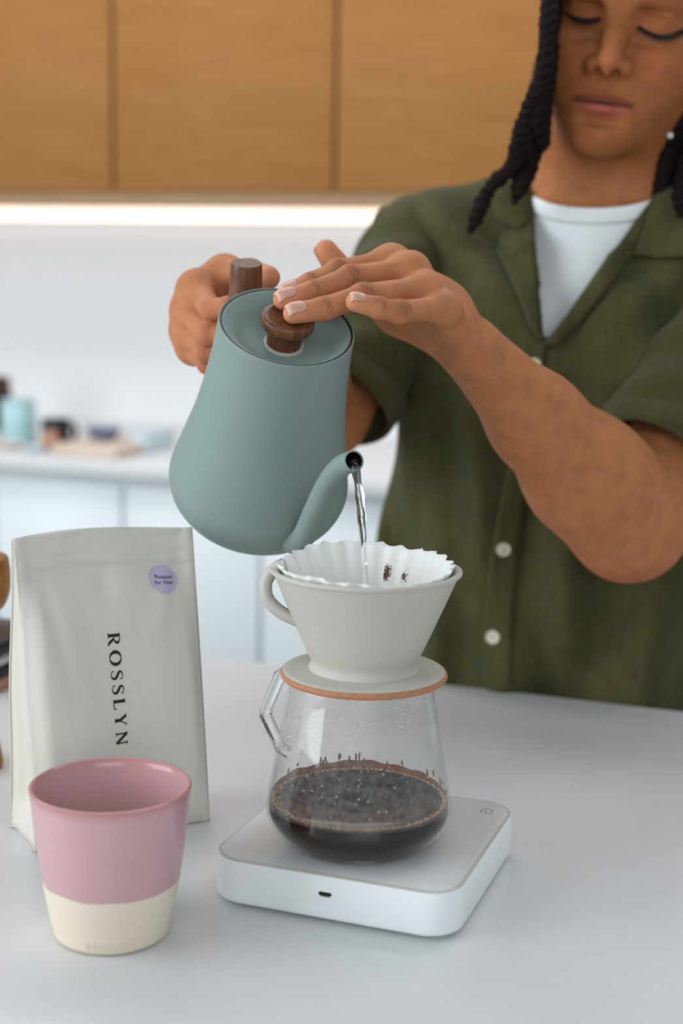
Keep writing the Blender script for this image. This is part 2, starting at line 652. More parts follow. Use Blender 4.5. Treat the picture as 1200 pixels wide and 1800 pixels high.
def rrect(hw, hd, r, n=10):
    out = []
    for (cx, cy, a0) in ((hw-r, hd-r, 0), (-hw+r, hd-r, PI/2), (-hw+r, -hd+r, PI), (hw-r, -hd+r, 1.5*PI)):
        for i in range(n+1):
            a = a0+PI/2*i/n
            out.append((cx+r*math.cos(a), cy+r*math.sin(a)))
    return out


def stacked(name, sections, mat_, parent, auto=45):
    """sections: list of (outline, z) with equal counts, closed both ends"""
    vs, fs = [], []
    n = len(sections[0][0])
    for (o, z) in sections:
        vs += [(x, y, z) for x, y in o]
    for i in range(len(sections)-1):
        for k in range(n):
            k2 = (k+1) % n
            fs.append((i*n+k, i*n+k2, (i+1)*n+k2, (i+1)*n+k))
    fs.append(tuple(range(n-1, -1, -1)))
    fs.append(tuple((len(sections)-1)*n+k for k in range(n)))
    return mesh_obj(name, vs, fs, mat_, parent, True, None, auto)


R0 = .022
stacked('body', [(rrect(.077, .077, R0-.003), .0025), (rrect(.0795, .0795, R0-.0005), .004), (rrect(.08, .08, R0), .006), (rrect(.08, .08, R0), .0295),
                 (rrect(.0793, .0793, R0-.0007), .0305)], M['white_plastic'], sc)
stacked('rim', [(rrect(.0793, .0793, R0-.0007), .0305), (rrect(.0793, .0793, R0-.0007), .0313), (rrect(.0783, .0783, R0-.0015), .0318)], M['grey_rim'], sc)
stacked('top_plate', [(rrect(.0772, .0772, R0-.0025), .0305), (rrect(.0772, .0772, R0-.0025), .0318), (rrect(.0767, .0767, R0-.003), .0320)], M['scale_top'], sc)
for sx in (-1, 1):
    for sy in (-1, 1):
        lathe('foot', [(0, 0), (.008, 0), (.008, .003), (0, .003)], M['black_seal'], sc, 24, Matrix.Translation((sx*.058, sy*.058, 0)))
# power icon
icx, icy, icz = .060, .066, .0321
po = uz(855, 1426, ZC+.032)
ca, sa = math.cos(math.radians(.5)), math.sin(math.radians(.5))
icx, icy = po[0]*ca-po[1]*sa, po[0]*sa+po[1]*ca
pts = [(.0042*math.cos(a), .0042*math.sin(a)) for a in np.linspace(-PI/2+.55, 1.5*PI-.55, 40)]
vs, fs = [], []
for i, (x, y) in enumerate(pts):
    k = 1-.10
    vs += [(x, y, 0), (x*k, y*k, 0)]
    if i:
        fs.append((2*i-2, 2*i, 2*i+1, 2*i-1))
o_ = len(vs)
vs += [(-.0003, -.0042, 0), (.0003, -.0042, 0), (.0003, -.0012, 0), (-.0003, -.0012, 0)]
fs.append((o_, o_+1, o_+2, o_+3))
ic = mesh_obj('power_icon', vs, fs, M['ink'], sc, False, Matrix.Translation((icx, icy, icz)))
tag(ic, 'thin black power symbol')
# charging port on the near face
pp = uy(573, 1572, -.08)
pt = empty_port = stacked('charging_port', [([(a*.0036+math.copysign(.0009, math.cos(t_))*0+math.cos(t_)*.0012*0+dx, dz) for (a, dx, dz, t_) in
      [(1, 0, -.0010, 0), (1, .0007, 0, 0), (1, 0, .0012, 0), (-1, 0, .0012, 0), (-1, -.0007, 0, 0), (-1, 0, -.0010, 0)]], z) for z in (0, .0012)],
      M['ink'], sc, 30)
pt.matrix_local = Matrix.Translation((pp[0], -.0791, pp[2]-ZC)) @ Matrix.Rotation(PI/2, 4, 'X')
gp = box('contact', -.0030, .0030, -.0009, .0, -.0016, -.0009, M['gold'], sc)
gp.matrix_local = Matrix.Translation((pp[0], -.0798, pp[2]-ZC))
tag(sc, 'white square digital coffee scale under the glass carafe', 'scale')

# ------------------------------------------------------------------ carafe
CX, CY, CZ = -.0015, -.020, ZC+.0322
car = empty('glass_carafe', (CX, CY, CZ))
# outer profile
low = smoothed([(.0405, 0.0), (.0470, .0030), (.0555, .0120), (.0590, .0195), (.0588, .0270)], 22)
up = smoothed([(.0588, .0270), (.0545, .050), (.0500, .0745), (.0462, .096), (.0450, .106)], 20)[1:]
TH = .0016
inner = [(r-TH, z) for (r, z) in reversed(up)] + [(r-TH, z+TH*.4) for (r, z) in reversed(low)] + [(0, .0030)]
lathe('lower_wall', low+[(r-TH, z+TH*.3) for (r, z) in reversed(low)], M['glass'], car, 120, None, 60)
lathe('upper_wall', [low[-1]]+up+[(.0442, .1064)]+[(r-TH, z) for (r, z) in reversed(up)]+[(low[-1][0]-TH, low[-1][1]+TH*.3)],
      M['glass_fog'], car, 120, None, 60)
lathe('base', [(0, .0016), (.030, .0010), (.0405, 0), (.0400, .0018), (.028, .0030), (0, .0030)], M['glass'], car, 96)
# pouring lip
lip_px = uz(745, 1225, CZ+.098)
ang = math.atan2(lip_px[1]-CY, lip_px[0]-CX)
lip = []
lv, lf = [], []
for i, t in enumerate(np.linspace(0, 1, 9)):
    for j, s_ in enumerate(np.linspace(-1, 1, 13)):
        w = .018*(.35+.65*t)
        bul = (1-s_*s_)**1.5*t*t*.0095
        a = ang+s_*w/.046
        r = .0487-t*.0030+bul
        lv.append((r*math.cos(a), r*math.sin(a), .083+t*.018+bul*.2))
for i in range(8):
    for j in range(12):
        lf.append((i*13+j, i*13+j+1, (i+1)*13+j+1, (i+1)*13+j))
lp = mesh_obj('pouring_lip', lv, lf, M['glass'], car)
md = lp.modifiers.new('s', 'SOLIDIFY')
md.thickness = .0015
# handle: faceted solid glass bar
hang = math.atan2(-AR[1], -AR[0])   # to image left
hd_ = Vector((math.cos(hang), math.sin(hang), 0))
hp = []
for (px_, py_) in [(531, 1192), (503, 1182), (493, 1186), (470, 1240), (466, 1256), (494, 1316), (500, 1324)]:
    d0 = (np.array([CX, CY, ZC+.1])-CAM)@AF
    q = ud(px_, py_, d0)
    hp.append(q-np.array([CX, CY, CZ]))
hp = np.array(hp)
hp[-1] += np.array([math.cos(hang), math.sin(hang), 0])*-.003
dense = []
for a, b in zip(hp[:-1], hp[1:]):
    for t in np.linspace(0, 1, 4, endpoint=False):
        dense.append(a*(1-t)+b*t)
dense.append(hp[-1])
tube('handle', np.array(dense), .0042, M['glass_solid'], car, 14)
tag(car, 'clear glass carafe half steamed up, holding dark coffee on the scale', 'carafe')
# droplets on the inner wall
iprof = np.array([(r-TH-.0002, z) for r, z in low+up])
parts = []
ico = bmesh.new()
bmesh.ops.create_icosphere(ico, subdivisions=1, radius=1)
IV = np.array([v.co[:] for v in ico.verts])
IF = [tuple(v.index for v in f.verts) for f in ico.faces]
ico.free()
def wall_r(z):
    return float(np.interp(z, iprof[8:, 1], iprof[8:, 0]))
for k in range(750):
    z = .034+rng.random()**.8*.066
    a = rng.random()*2*PI
    r = wall_r(z)
    sl = (wall_r(z+.002)-wall_r(z-.002))/.004
    s_ = .00022+.00050*rng.random()**2.5
    cpt = np.array([r*math.cos(a), r*math.sin(a), z])
    n_ = np.array([math.cos(a), math.sin(a), -sl])
    n_ /= np.linalg.norm(n_)
    vv = IV*s_
    vv = vv-np.outer(vv@n_, n_)*.6
    vv[:, 2] *= 1.25
    parts.append((vv+cpt, IF))
dv, df_ = join_data(parts)
dr = mesh_obj('water_droplets', dv, df_, M['glass_solid'], car)
tag(dr, 'beads of steam condensed inside the glass', kind='stuff')

# coffee inside
cof = empty('brewed_coffee', (CX, CY, CZ+.0032))
zc_ = .0245
cl = [(r-TH-.0004, z+.0006) for r, z in low if z < zc_]
cl = [(0, .0002), (.03, .0003)] + [(r, max(.0004, z-.0032)) for r, z in cl]
rt = np.interp(zc_+.0032, [z for r, z in low], [r for r, z in low])-TH-.0004
lathe('liquid', cl+[(rt, zc_), (rt-.002, zc_-.0006), (.02, zc_-.0008), (0, zc_-.0008)], M['coffee'], cof, 120)
# bubbles at the edge
parts = []
for k in range(1700):
    a = rng.random()*2*PI
    s_ = .00032+(.0010*rng.random()**3 if k % 4 == 0 else .0003*rng.random())
    back_ = .5+.5*math.sin(a-math.atan2(.93, -.33))
    rr_ = rt-.0008-s_-abs(rng.normal())*.0007*(1+2.0*back_)
    parts.append((IV*s_+np.array([rr_*math.cos(a), rr_*math.sin(a), zc_-.0002+s_*.3]), IF))
dv, df_ = join_data(parts)
fo = mesh_obj('foam_ring', dv, df_, M['foam'], cof)
tag(fo, 'ring of tan bubbles along the glass', kind='stuff')
# thin film of coffee drawn up the far wall, with runs
vs, fs = [], []
NA = 160
for i in range(NA+1):
    a = 2*PI*i/NA
    hh = .0012+.0010*max(0, math.sin(a*7+1))+.0006*math.sin(a*19)
    fr_ = math.cos(a-math.atan2(.93, -.33))
    hh = (hh+.0035)*max(0, fr_)**.6+.0001
    for j in range(4):
        z = zc_-.0010+(hh+.001)*j/3
        r = wall_r(z+.0032)-.0002 if z > .02 else rt
        vs.append((r*math.cos(a), r*math.sin(a), z))
for i in range(NA):
    for j in range(3):
        fs.append((i*4+j, (i+1)*4+j, (i+1)*4+j+1, i*4+j+1))
mesh_obj('coffee_film', vs, fs, M['coffee_thin'], cof)
parts = []
for k in range(22):
    a = math.atan2(.93, -.33)+rng.normal()*.75
    z0 = zc_+.0015+rng.random()*.005
    ln = .002+rng.random()*.005
    pth = [(wall_r(z+.0032)*.996*math.cos(a), wall_r(z+.0032)*.996*math.sin(a), z) for z in np.linspace(z0, z0+ln, 6)]
    parts.append(tube_data(pth, [.0002, .0005, .0007, .0008, .0006, .0002], 6))
dv, df_ = join_data(parts)
tag(mesh_obj('coffee_runs', dv, df_, M['coffee_thin'], cof), 'reddish brown runs of coffee on the far wall', kind='stuff')
tag(cof, 'dark brewed coffee pooled in the bottom of the glass carafe', 'coffee')

# ------------------------------------------------------------------ dripper
DZ = CZ+.1066
drp = empty('pour_over_dripper', (CX+.001, CY+.002, DZ))
RT, HT = .0590, .0705
lathe('flange', smoothed([(.031, .0004), (.0485, .0006), (.0512, .0016)], 8)+smoothed([(.0514, .0030), (.0508, .0050), (.047, .0058), (.036, .0064), (.031, .0064)], 12), M['stone'], drp, 120)
lathe('flange_rim', smoothed([(.0485, .0001), (.0512, .0004), (.0526, .0024), (.0517, .0044), (.0500, .0050)], 14), M['terracotta'], drp, 120)
cone_o = [(.0352, .0060), (.0346, .0072), (.0335, .0092), (.0333, .0120)] + [(.0336+(RT-.0336)*t**.96, .012+(HT-.012)*t) for t in np.linspace(.06, .97, 14)] + \
         [(RT+.0008, HT-.0022), (RT+.0008, HT-.0008), (RT-.0006, HT), (RT-.0030, HT-.0006)]
cone_i = [(RT-.0042, HT-.004), (.031, .014), (.029, .011), (.006, .010), (.0055, .002), (.030, .001), (.036, .0006)]
lathe('cone', cone_o+cone_i, M['stone'], drp, 140, None, 70)
# ring handle to image left
d0 = (np.array([CX, CY, DZ+.05])-CAM)@AF
hp = []
for (px_, py_) in [(502, 994), (481, 1002), (467, 1024), (470, 1052), (492, 1075), (522, 1090), (541, 1098)]:
    q = ud(px_, py_, d0)-np.array([CX+.001, CY+.002, DZ])
    hp.append(q)
hp = spline(hp, 40)
# flattened strap section
vs, fs = [], []
Tn = np.gradient(hp, axis=0)
Tn /= np.linalg.norm(Tn, axis=1)[:, None]
side = AF/np.linalg.norm(AF)
for i in range(len(hp)):
    n_ = np.cross(Tn[i], side)
    n_ /= np.linalg.norm(n_)
    for k in range(14):
        a = 2*PI*k/14
        vs.append(hp[i]+n_*math.cos(a)*.0042+side*math.sin(a)*.0075)
for i in range(len(hp)-1):
    for k in range(14):
        fs.append((i*14+k, i*14+(k+1) % 14, (i+1)*14+(k+1) % 14, (i+1)*14+k))
mesh_obj('handle', [tuple(v) for v in vs], fs, M['stone'], drp)
tag(drp, 'grey stoneware pour-over dripper with ring handle on the carafe', 'dripper')

# wave filter
NP, NS = 26, 26*8
rows = 16
stp = rng.normal(size=NP)
fil = empty('paper_filter', (CX+.001, CY+.002, DZ+.0135))
vs, fs = [], []
camdir = math.atan2(CAM[1]-CY, CAM[0]-CX)
for j in range(rows+1):
    t = j/rows
    for i in range(NS):
        a = 2*PI*i/NS
        ph = NP*a
        w = math.cos(ph)
        sq = math.copysign(abs(w)**.55, w)
        amp = .0004+.0011*t
        r = .0285+(.0535-.0285)*t+sq*amp-.0008
        jit = .0016*math.sin(3*a+1)+.0010*math.sin(5*a+2.2)
        top = .0590+.0004*sq+jit*.5+stp[i//8]*.0007-.0015*max(0, math.cos(a-camdir))+.0035*max(0, -math.cos(a-camdir))
        z = top*t
        # outward flop of the free edge
        if t > .9:
            r += (t-.9)*.012
        r = min(r, .029+(.0552-.029)*(z/.0565)) if z < .0565 else r
        vs.append((r*math.cos(a), r*math.sin(a), z))
vs.append((0, 0, 0))
for j in range(rows):
    for i in range(NS):
        k = (i+1) % NS
        fs.append((j*NS+i, j*NS+k, (j+1)*NS+k, (j+1)*NS+i))
for i in range(NS):
    fs.append((len(vs)-1, (i+1) % NS, i))
pf = mesh_obj('pleated_wall', vs, fs, M['paper'], fil, True, None, 35)
md = pf.modifiers.new('s', 'SOLIDIFY')
md.thickness = .0003
tag(fil, 'white pleated paper filter standing in the stoneware dripper', 'filter')
# coffee bed and specks on the filter wall
gr = empty('coffee_grounds', (CX+.001, CY+.002, DZ+.0135))
lathe('coffee_bed', smoothed([(.0395, .0335), (.036, .034), (.02, .032), (.004, .0315)], 14)+[(0, .0315), (0, .001), (.027, .001)], M['grounds'], gr, 64)
parts = []
def filter_wall(px_, py_):
    """angle and height where a pixel's ray meets the far side of the filter"""
    best = (9, 0, 0)
    for d_ in np.linspace(.86, 1.06, 900):
        q = ud(px_, py_, d_)-np.array([CX+.001, CY+.002, DZ+.0135])
        t = q[2]/.060
        r = .0285+(.0535-.0285)*t-.0008
        e = abs(math.hypot(q[0], q[1])-r)
        if e < best[0] and (q[:2] @ AF[:2]) > 0:
            best = (e, math.atan2(q[1], q[0]), t)
    return best[1], best[2]


for (px_, py_, n_, sa_, sz_) in [(681, 1003, 260, .0022, .06), (679, 1012, 160, .0022, .05), (607, 1013, 90, .0018, .035), (712, 1011, 40, .0016, .04), (570, 985, 8, .006, .05), (655, 990, 14, .012, .08)]:
    a0, t0 = filter_wall(px_, py_)
    for k in range(n_):
        a = a0+rng.normal()*sa_*.6/.05
        t = t0+rng.normal()*sz_*.5
        ph = NP*a
        w = math.cos(ph)
        sq = math.copysign(abs(w)**.55, w)
        r = .0285+(.0535-.0285)*t+sq*(.0004+.0011*t)-.0012
        s_ = .00018+.00034*rng.random()
        parts.append((IV*s_+np.array([r*math.cos(a), r*math.sin(a), .060*t]), IF))
dv, df_ = join_data(parts)
mesh_obj('splashed_grounds', dv, df_, M['grounds'], gr)
tag(gr, 'wet brown coffee grounds inside the paper filter', 'coffee grounds', kind='stuff')

# ------------------------------------------------------------------ kettle
LID_D = .987
lidc = ud(504, 573, LID_D)
fw = ray(504, 573)
fw /= np.linalg.norm(fw)
rt_ = AR-fw*(AR@fw)
rt_ /= np.linalg.norm(rt_)
up_ = np.cross(rt_, fw)
ta, tt = math.radians(10.7), math.radians(33.0)
iu = math.sin(ta)*rt_+math.cos(ta)*up_
ir = math.cos(ta)*rt_-math.sin(ta)*up_
axis = math.cos(tt)*iu-math.sin(tt)*fw
e1 = ir
e2 = -math.sin(tt)*iu-math.cos(tt)*fw
th_s = math.radians(60)
sx_ = math.cos(th_s)*e1+math.sin(th_s)*e2
sy_ = np.cross(axis, sx_)
KH = .165
kb = lidc-KH*axis
KM = Matrix(((sx_[0], sy_[0], axis[0], kb[0]), (sx_[1], sy_[1], axis[1], kb[1]), (sx_[2], sy_[2], axis[2], kb[2]), (0, 0, 0, 1)))
ket = empty('gooseneck_kettle', matrix=KM)
Kin = np.array(KM.inverted())


def to_k(p_):
    return (Kin @ np.append(p_, 1))[:3]


kprof = smoothed([(.0515, .0015), (.0555, .0045), (.0628, .0155), (.0660, .0290), (.0640, .0430), (.0592, .0640), (.0545, .0850), (.0510, .1080), (.0484, .1300), (.0470, .1500), (.0466, .1640)], 70)
lathe('body', [(0, .0012), (.045, .0008), (.0515, .0015)]+kprof[1:]+[(.0463, KH), (.0456, KH), (.0452, KH-.001), (.0450, KH-.012)], M['sage'], ket, 128, None, 60)
lathe('base_ring', [(.0518, .0010), (.0526, .0016), (.0520, .0024), (.0512, .0016)], M['black_seal'], ket, 96, None, 60, True)
lid = lathe('lid', [(.0445, KH-.012), (.0444, KH-.0010), (.0438, KH-.0004), (.0430, KH-.0006)]+smoothed([(.0420, KH-.0014), (.0370, KH-.0050), (.028, KH-.0125), (.018, KH-.0150), (.001, KH-.0154)], 24)+[(0, KH-.0154)],
            M['sage'], ket, 128, None, 60)
lathe('gasket', [(.0440, KH-.006), (.0458, KH-.006), (.0457, KH-.0002), (.0442, KH-.0002)], M['black_seal'], lid, 96)
lathe('steel_lip', [(.0459, KH+.0001), (.0463, KH+.0002), (.0462, KH-.001)], M['sage'], lid, 96)
kz = KH-.0154
lathe('knob', smoothed([(.0118, kz), (.0121, kz+.006), (.0124, kz+.0125), (.0132, kz+.0140)], 14)+smoothed([(.0168, kz+.0150), (.0182, kz+.0165), (.0184, kz+.0200), (.0180, kz+.0222), (.0170, kz+.0232)], 14)+smoothed([(.0150, kz+.0232), (.008, kz+.0220), (.0005, kz+.0216)], 10)+[(0, kz+.0216)],
      M['walnut'], lid, 64, None, 60)
lathe('knob_washer', [(.0118, kz+.0001), (.0140, kz+.0001), (.0138, kz+.0010), (.0118, kz+.0012)], M['grey_rim'], lid, 48)
# vent slots in the lid
for dx_ in (-.009, -.003, .003, .009):
    q = to_k(ud(532+dx_*900, 632-abs(dx_)*100, LID_D))
    aa = math.atan2(q[1], q[0])
    o = box('vent_slot', -.0014, .0014, -.0004, .0004, -.0003, .0003, M['black_seal'], lid)
    rr_ = .0385
    o.matrix_local = Matrix.Translation((rr_*math.cos(aa), rr_*math.sin(aa), KH-.0043)) @ Matrix.Rotation(aa+PI/2, 4, 'Z')
# spout
def k_plane(px_, py_):
    """kettle-local point of the spout plane (local y = 0) under a pixel"""
    r = np.array(KM.to_3x3().inverted()) @ ray(px_, py_)
    o_ = to_k(CAM)
    t = -o_[1]/r[1]
    return o_+t*r


SPH = [(.0540, .0265, .0110)]
for (px_, py_, r_) in [(507, 943, .0098), (521, 954, .0086), (535, 940, .0082), (553, 900, .0080), (571, 860, .0077), (588, 832, .0074), (604, 817, .0071), (622, 810, .0069)]:
    q = k_plane(px_, py_)
    SPH.append((q[0], q[2], r_))
spa = spline([(a, 0, b, c_) for a, b, c_ in SPH], 60)
vs, fs = tube_data(spa[:, :3], spa[:, 3], 28, cap=False)
mesh_obj('spout', vs, fs, M['sage'], ket).modifiers.new('s', 'SOLIDIFY').thickness = .0011
vs, fs = tube_data(spa[30:, :3], spa[30:, 3]-.0012, 24, cap=False)
sb = mesh_obj('spout_bore', vs, [tuple(reversed(f)) for f in fs], M['dark_steel'], ket)
# water filling the spout end + stream is separate
# handle (wood) and bracket
HR = .088
lean = math.radians(15)
hdir = np.array([-math.sin(lean), 0, math.cos(lean)])
htop = k_plane(433, 462)
HL = .086
hm_z = Vector(hdir)
hm_x = Vector((math.cos(lean), 0, math.sin(lean)))
hm_y = hm_z.cross(hm_x)
hbase = htop-hdir*HL
HM = Matrix(((hm_x[0], hm_y[0], hm_z[0], hbase[0]), (hm_x[1], hm_y[1], hm_z[1], hbase[1]), (hm_x[2], hm_y[2], hm_z[2], hbase[2]), (0, 0, 0, 1)))
hg = lathe('handle', [(0, 0), (.0095, 0), (.0118, .002)]+smoothed([(.0122, .01), (.0126, .032), (.0121, .060), (.0112, HL-.0015)], 20)+[(.0107, HL), (0, HL)], M['walnut'], ket, 48, HM, 50)
bp = spline([hbase+hdir*.004, hbase-hdir*.006, hbase-hdir*.012+np.array([.010, 0, 0]), np.array([-.050, 0, hbase[2]-.012])], 20)
tube('handle_bracket', bp, .0065, M['sage'], ket, 14)
tag(ket, 'sage green gooseneck kettle with walnut knob, tilted mid-pour', 'kettle')

# water stream
tipw = np.array(KM @ Vector((SPH[-1][0], 0, SPH[-1][1]-.003)))
endw = uz(644, 1021, DZ+.058)
tp2 = tipw.copy()
path = []
for t in np.linspace(0, 1, 50):
    k = math.sqrt(t)
    x = tipw[0]+(endw[0]-tipw[0])*k
    y = tipw[1]+(endw[1]-tipw[1])*k
    z = tipw[2]+.001+(endw[2]-.012-tipw[2])*(t*.85+.15*k)
    path.append((x, y, z))
rad = np.interp(np.linspace(0, 1, 50), [0, .06, .3, .7, 1], [.0042, .0040, .0030, .0022, .0019])
rad = rad*(1+.10*np.sin(np.linspace(0, 40, 50)))
vs, fs = tube_data(path, rad, 16)
vs = np.array(vs).reshape(50, 16, 3)
for i in range(50):
    c_ = vs[i].mean(0)
    a = i*.11
    dv_ = np.array([math.cos(a), math.sin(a), 0])
    off = (vs[i]-c_)@dv_
    vs[i] -= np.outer(off, dv_)*.35
ws = mesh_obj('water_stream', vs.reshape(-1, 3), fs, M['water'])
tag(ws, 'thin stream of water pouring from the kettle spout into the filter', 'water')

# ------------------------------------------------------------------ lettering
def ribbon(pts, widths, n=None):
    P = np.array(pts, float)
    W = np.array(widths, float)
    if n:
        q = spline(np.column_stack([P, W]), n)
        P, W = q[:, :2], q[:, 2]
    T = np.gradient(P, axis=0)
    T /= np.linalg.norm(T, axis=1)[:, None]
    N = np.stack([-T[:, 1], T[:, 0]], 1)
    vs = []
    for p_, n_, w in zip(P, N, W):
        vs += [tuple(p_+n_*w/2), tuple(p_-n_*w/2)]
    fs = [(2*i, 2*i+1, 2*i+3, 2*i+2) for i in range(len(P)-1)]
    return vs, fs


def rect(x0, y0, x1, y1):
    n = 5
    vs, fs = [], []
    for i in range(n):
        t = i/(n-1)
        vs += [(x0+(x1-x0)*t, y0), (x0+(x1-x0)*t, y1)]
    fs = [(2*i, 2*i+2, 2*i+3, 2*i+1) for i in range(n-1)]
    return vs, fs


TK, TN, SE = .20, .085, .07    # stem, thin, serif thickness (cap height 1)


def serif(x, y, w=.30):
    return rect(x-w/2, y, x+w/2, y+SE)


def glyph(ch):
    g = []
    if ch == 'R':
        g = [rect(.13-TK/2, 0, .13+TK/2, 1), serif(.13, 0), rect(0, 1-SE, .2, 1),
             ribbon([(.13, .975), (.38, .965), (.56, .86), (.60, .74), (.55, .60), (.38, .50), (.15, .495)], [.065, .075, .14, .18, .14, .075, .065], 24),
             ribbon([(.32, .52), (.45, .33), (.58, .12), (.70, .02), (.80, .02)], [.11, .18, .18, .11, .05], 14)]
        return g, .80
    if ch == 'O':
        A = np.linspace(0, 2*PI, 49)
        g = [ribbon([(.46+.40*math.cos(a), .5+.47*math.sin(a)) for a in A], [.075+.145*abs(math.cos(a))**1.3 for a in A])]
        return g, .92
    if ch == 'S':
        g = [ribbon([(.545, .76), (.53, .88), (.40, .97), (.27, .975), (.12, .90), (.095, .76), (.17, .64), (.34, .53), (.49, .40), (.53, .25), (.46, .09), (.30, .022), (.16, .04), (.06, .14), (.04, .27)],
                    [.08, .07, .06, .07, .11, .15, .18, .19, .175, .15, .11, .07, .06, .07, .08], 60)]
        return g, .60
    if ch == 'L':
        g = [rect(.13-TK/2, 0, .13+TK/2, 1), serif(.13, 1-SE), rect(0, 0, .60, SE), ribbon([(.56, .02), (.60, .12), (.62, .26)], [.10, .07, .035], 8)]
        return g, .64
    if ch == 'Y':
        g = [rect(.40-TK/2, .0, .40+TK/2, .46), serif(.40, 0), ribbon([(.12, .99), (.27, .71), (.40, .44)], [.18, .18, .17], 10),
             ribbon([(.70, .99), (.55, .70), (.43, .44)], [.07, .07, .08], 10), serif(.12, 1-SE, .26), serif(.70, 1-SE, .22)]
        return g, .82
    if ch == 'N':
        g = [rect(.14-TN/2, 0, .14+TN/2, 1), serif(.14, 0, .24), rect(.02, 1-SE, .2, 1), ribbon([(.14, .99), (.45, .5), (.76, .02)], [.185, .185, .185], 14),
             rect(.76-TN/2, 0, .76+TN/2, 1), serif(.76, 1-SE, .24)]
        return g, .90
    return [], .5


def word(txt, track):
    """flat verts/faces, cap height 1, starting at x = 0"""
    parts, x = [], 0.0
    letters = []
    for ch in txt:
        g, w = glyph(ch)
        vs, fs = join_data(g)
        letters.append(([(a+x, b) for a, b in vs], fs))
        x += w+track
    return letters, x-track


# ------------------------------------------------------------------ coffee bag
FL, FR = uz(60, 1499, ZC), uz(367, 1441, ZC)
bx = (FR-FL)
BW = float(np.linalg.norm(bx))
bx /= BW
bn = np.array([bx[1], -bx[0], 0])        # faces the camera side
BD = .052


def z_at(pxy, P):
    """height above P where the vertical through P passes the image row"""
    lo, hi = P[2]-.2, P[2]+.6
    for _ in range(60):
        m_ = (lo+hi)/2
        d = np.array([P[0], P[1], m_])-CAM
        y_ = 900-F_PX*(d@AU)/(d@AF)
        if y_ > pxy[1]:
            lo = m_
        else:
            hi = m_
    return lo


TL3 = FL-bn*BD*.5
TR3 = FR-bn*BD*.5
zTL = z_at((20, 946), TL3)-ZC
zTR = z_at((337, 926), TR3)-ZC
BH = (zTL+zTR)/2
bag = empty('coffee_bag', matrix=Matrix(((bx[0], -bn[0], 0, FL[0]), (bx[1], -bn[1], 0, FL[1]), (0, 0, 1, ZC), (0, 0, 0, 1))))
# local: x along width, y = away from camera (0 = front foot, BD = back foot), z up
# top corners solved from their pixels at depth y = BD/2
def loc_bag(P):
    d = P-np.array([FL[0], FL[1], ZC])
    return np.array([d@bx, -(d@bn), d[2]])


def bag_pix(px_, py_, y):
    """point on the plane local y = const under a pixel"""
    r = ray(px_, py_)
    o_ = np.array([FL[0], FL[1], ZC])
    t = (y+((CAM-o_)@bn))/(-(r@bn))
    return loc_bag(CAM+t*r)


tl = bag_pix(21, 946, BD*.5)
tr = bag_pix(336, 926, BD*.5)
NU, NVV = 44, 60


def front_pt(u, v, off=0.0):
    """u across 0..1, v up 0..1 on the front panel"""
    x0 = tl[0]*v+0*(1-v)
    x1 = tr[0]*v+BW*(1-v)
    x0 += .0015*math.sin(v*9)*v*(1-v)*2
    zt = tl[2]+(tr[2]-tl[2])*u+.0035*math.sin(PI*min(1, u*1.15))
    z = zt*v
    x = x0+(x1-x0)*u
    y = BD*.5*(v**1.15)
    edge = min(u, 1-u)
    bul = min(1, edge/.10)
    bul = bul*bul*(3-2*bul)
    body = math.sin(PI*min(1, max(0, v/.86)))**.7 if v < .86 else 0
    y -= .0135*bul*body
    fold = .0012*math.sin(u*11+v*5)*bul+.0010*math.sin(u*5-v*13+1)*bul*(1-v)
    fold += .0016*math.exp(-((u-.47)/.06)**2-((v-.83)/.05)**2) - .0022*math.exp(-((u-.80-.35*(v-.8))/.05)**2-((v-.80)/.10)**2)
    fold += .002*math.exp(-((u-.13-.3*(.85-v))/.04)**2-((v-.72)/.16)**2)
    y += fold*(1 if v < .93 else .3)
    # press-to-close ridges
    for zz in (.905, .893):
        y -= .0013*math.exp(-((v-zz)/.0035)**2)*(1 if .04 < u < .97 else 0)
    if u < .06 or u > .95:
        y -= .0018
    y -= off
    return (x, y, z)


def back_pt(u, v):
    x, y, z = front_pt(u, v)
    return (x, BD-y if v < 1 else y+.0008, z)


def grid_faces(nu, nv, flip=False):
    fs = []
    for j in range(nv):
        for i in range(nu):
            q = (j*(nu+1)+i, j*(nu+1)+i+1, (j+1)*(nu+1)+i+1, (j+1)*(nu+1)+i)
            fs.append(tuple(reversed(q)) if flip else q)
    return fs


us_ = np.linspace(0, 1, NU+1)
vs_ = np.linspace(0, 1, NVV*2+1)
bf = mesh_obj('front_panel', [front_pt(u, v) for v in vs_ for u in us_], grid_faces(NU, NVV*2), M['pouch'], bag)
bf.modifiers.new('s', 'SOLIDIFY').thickness = .0007
bb = mesh_obj('back_panel', [back_pt(u, v) for v in vs_ for u in us_], grid_faces(NU, NVV*2, True), M['pouch'], bag)
bb.modifiers.new('s', 'SOLIDIFY').thickness = .0007
for side_, nm_ in ((0.0, 'l'), (1.0, 'r')):
    gv = []
    ng = 8
    sgn = 1 if side_ == 0 else -1
    for v in np.linspace(0, .97, 41):
        a = np.array(front_pt(side_, v))
        b = np.array(back_pt(side_, v))
        dep = .024*min(1, (b[1]-a[1])/.05)*(1 if v > .12 else max(.12, v/.12))
        mid = (a+b)/2+np.array([sgn*dep, 0, 0])
        for t in np.linspace(0, 1, ng+1):
            p_ = a*(1-t)*(1-t)+mid*2*t*(1-t)+b*t*t
            gv.append(tuple(p_+np.array([sgn*.0006, 0, 0])))
    mesh_obj('side_gusset', gv, grid_faces(ng, 40, side_ == 0), M['pouch'], bag).modifiers.new('s', 'SOLIDIFY').thickness = .0005
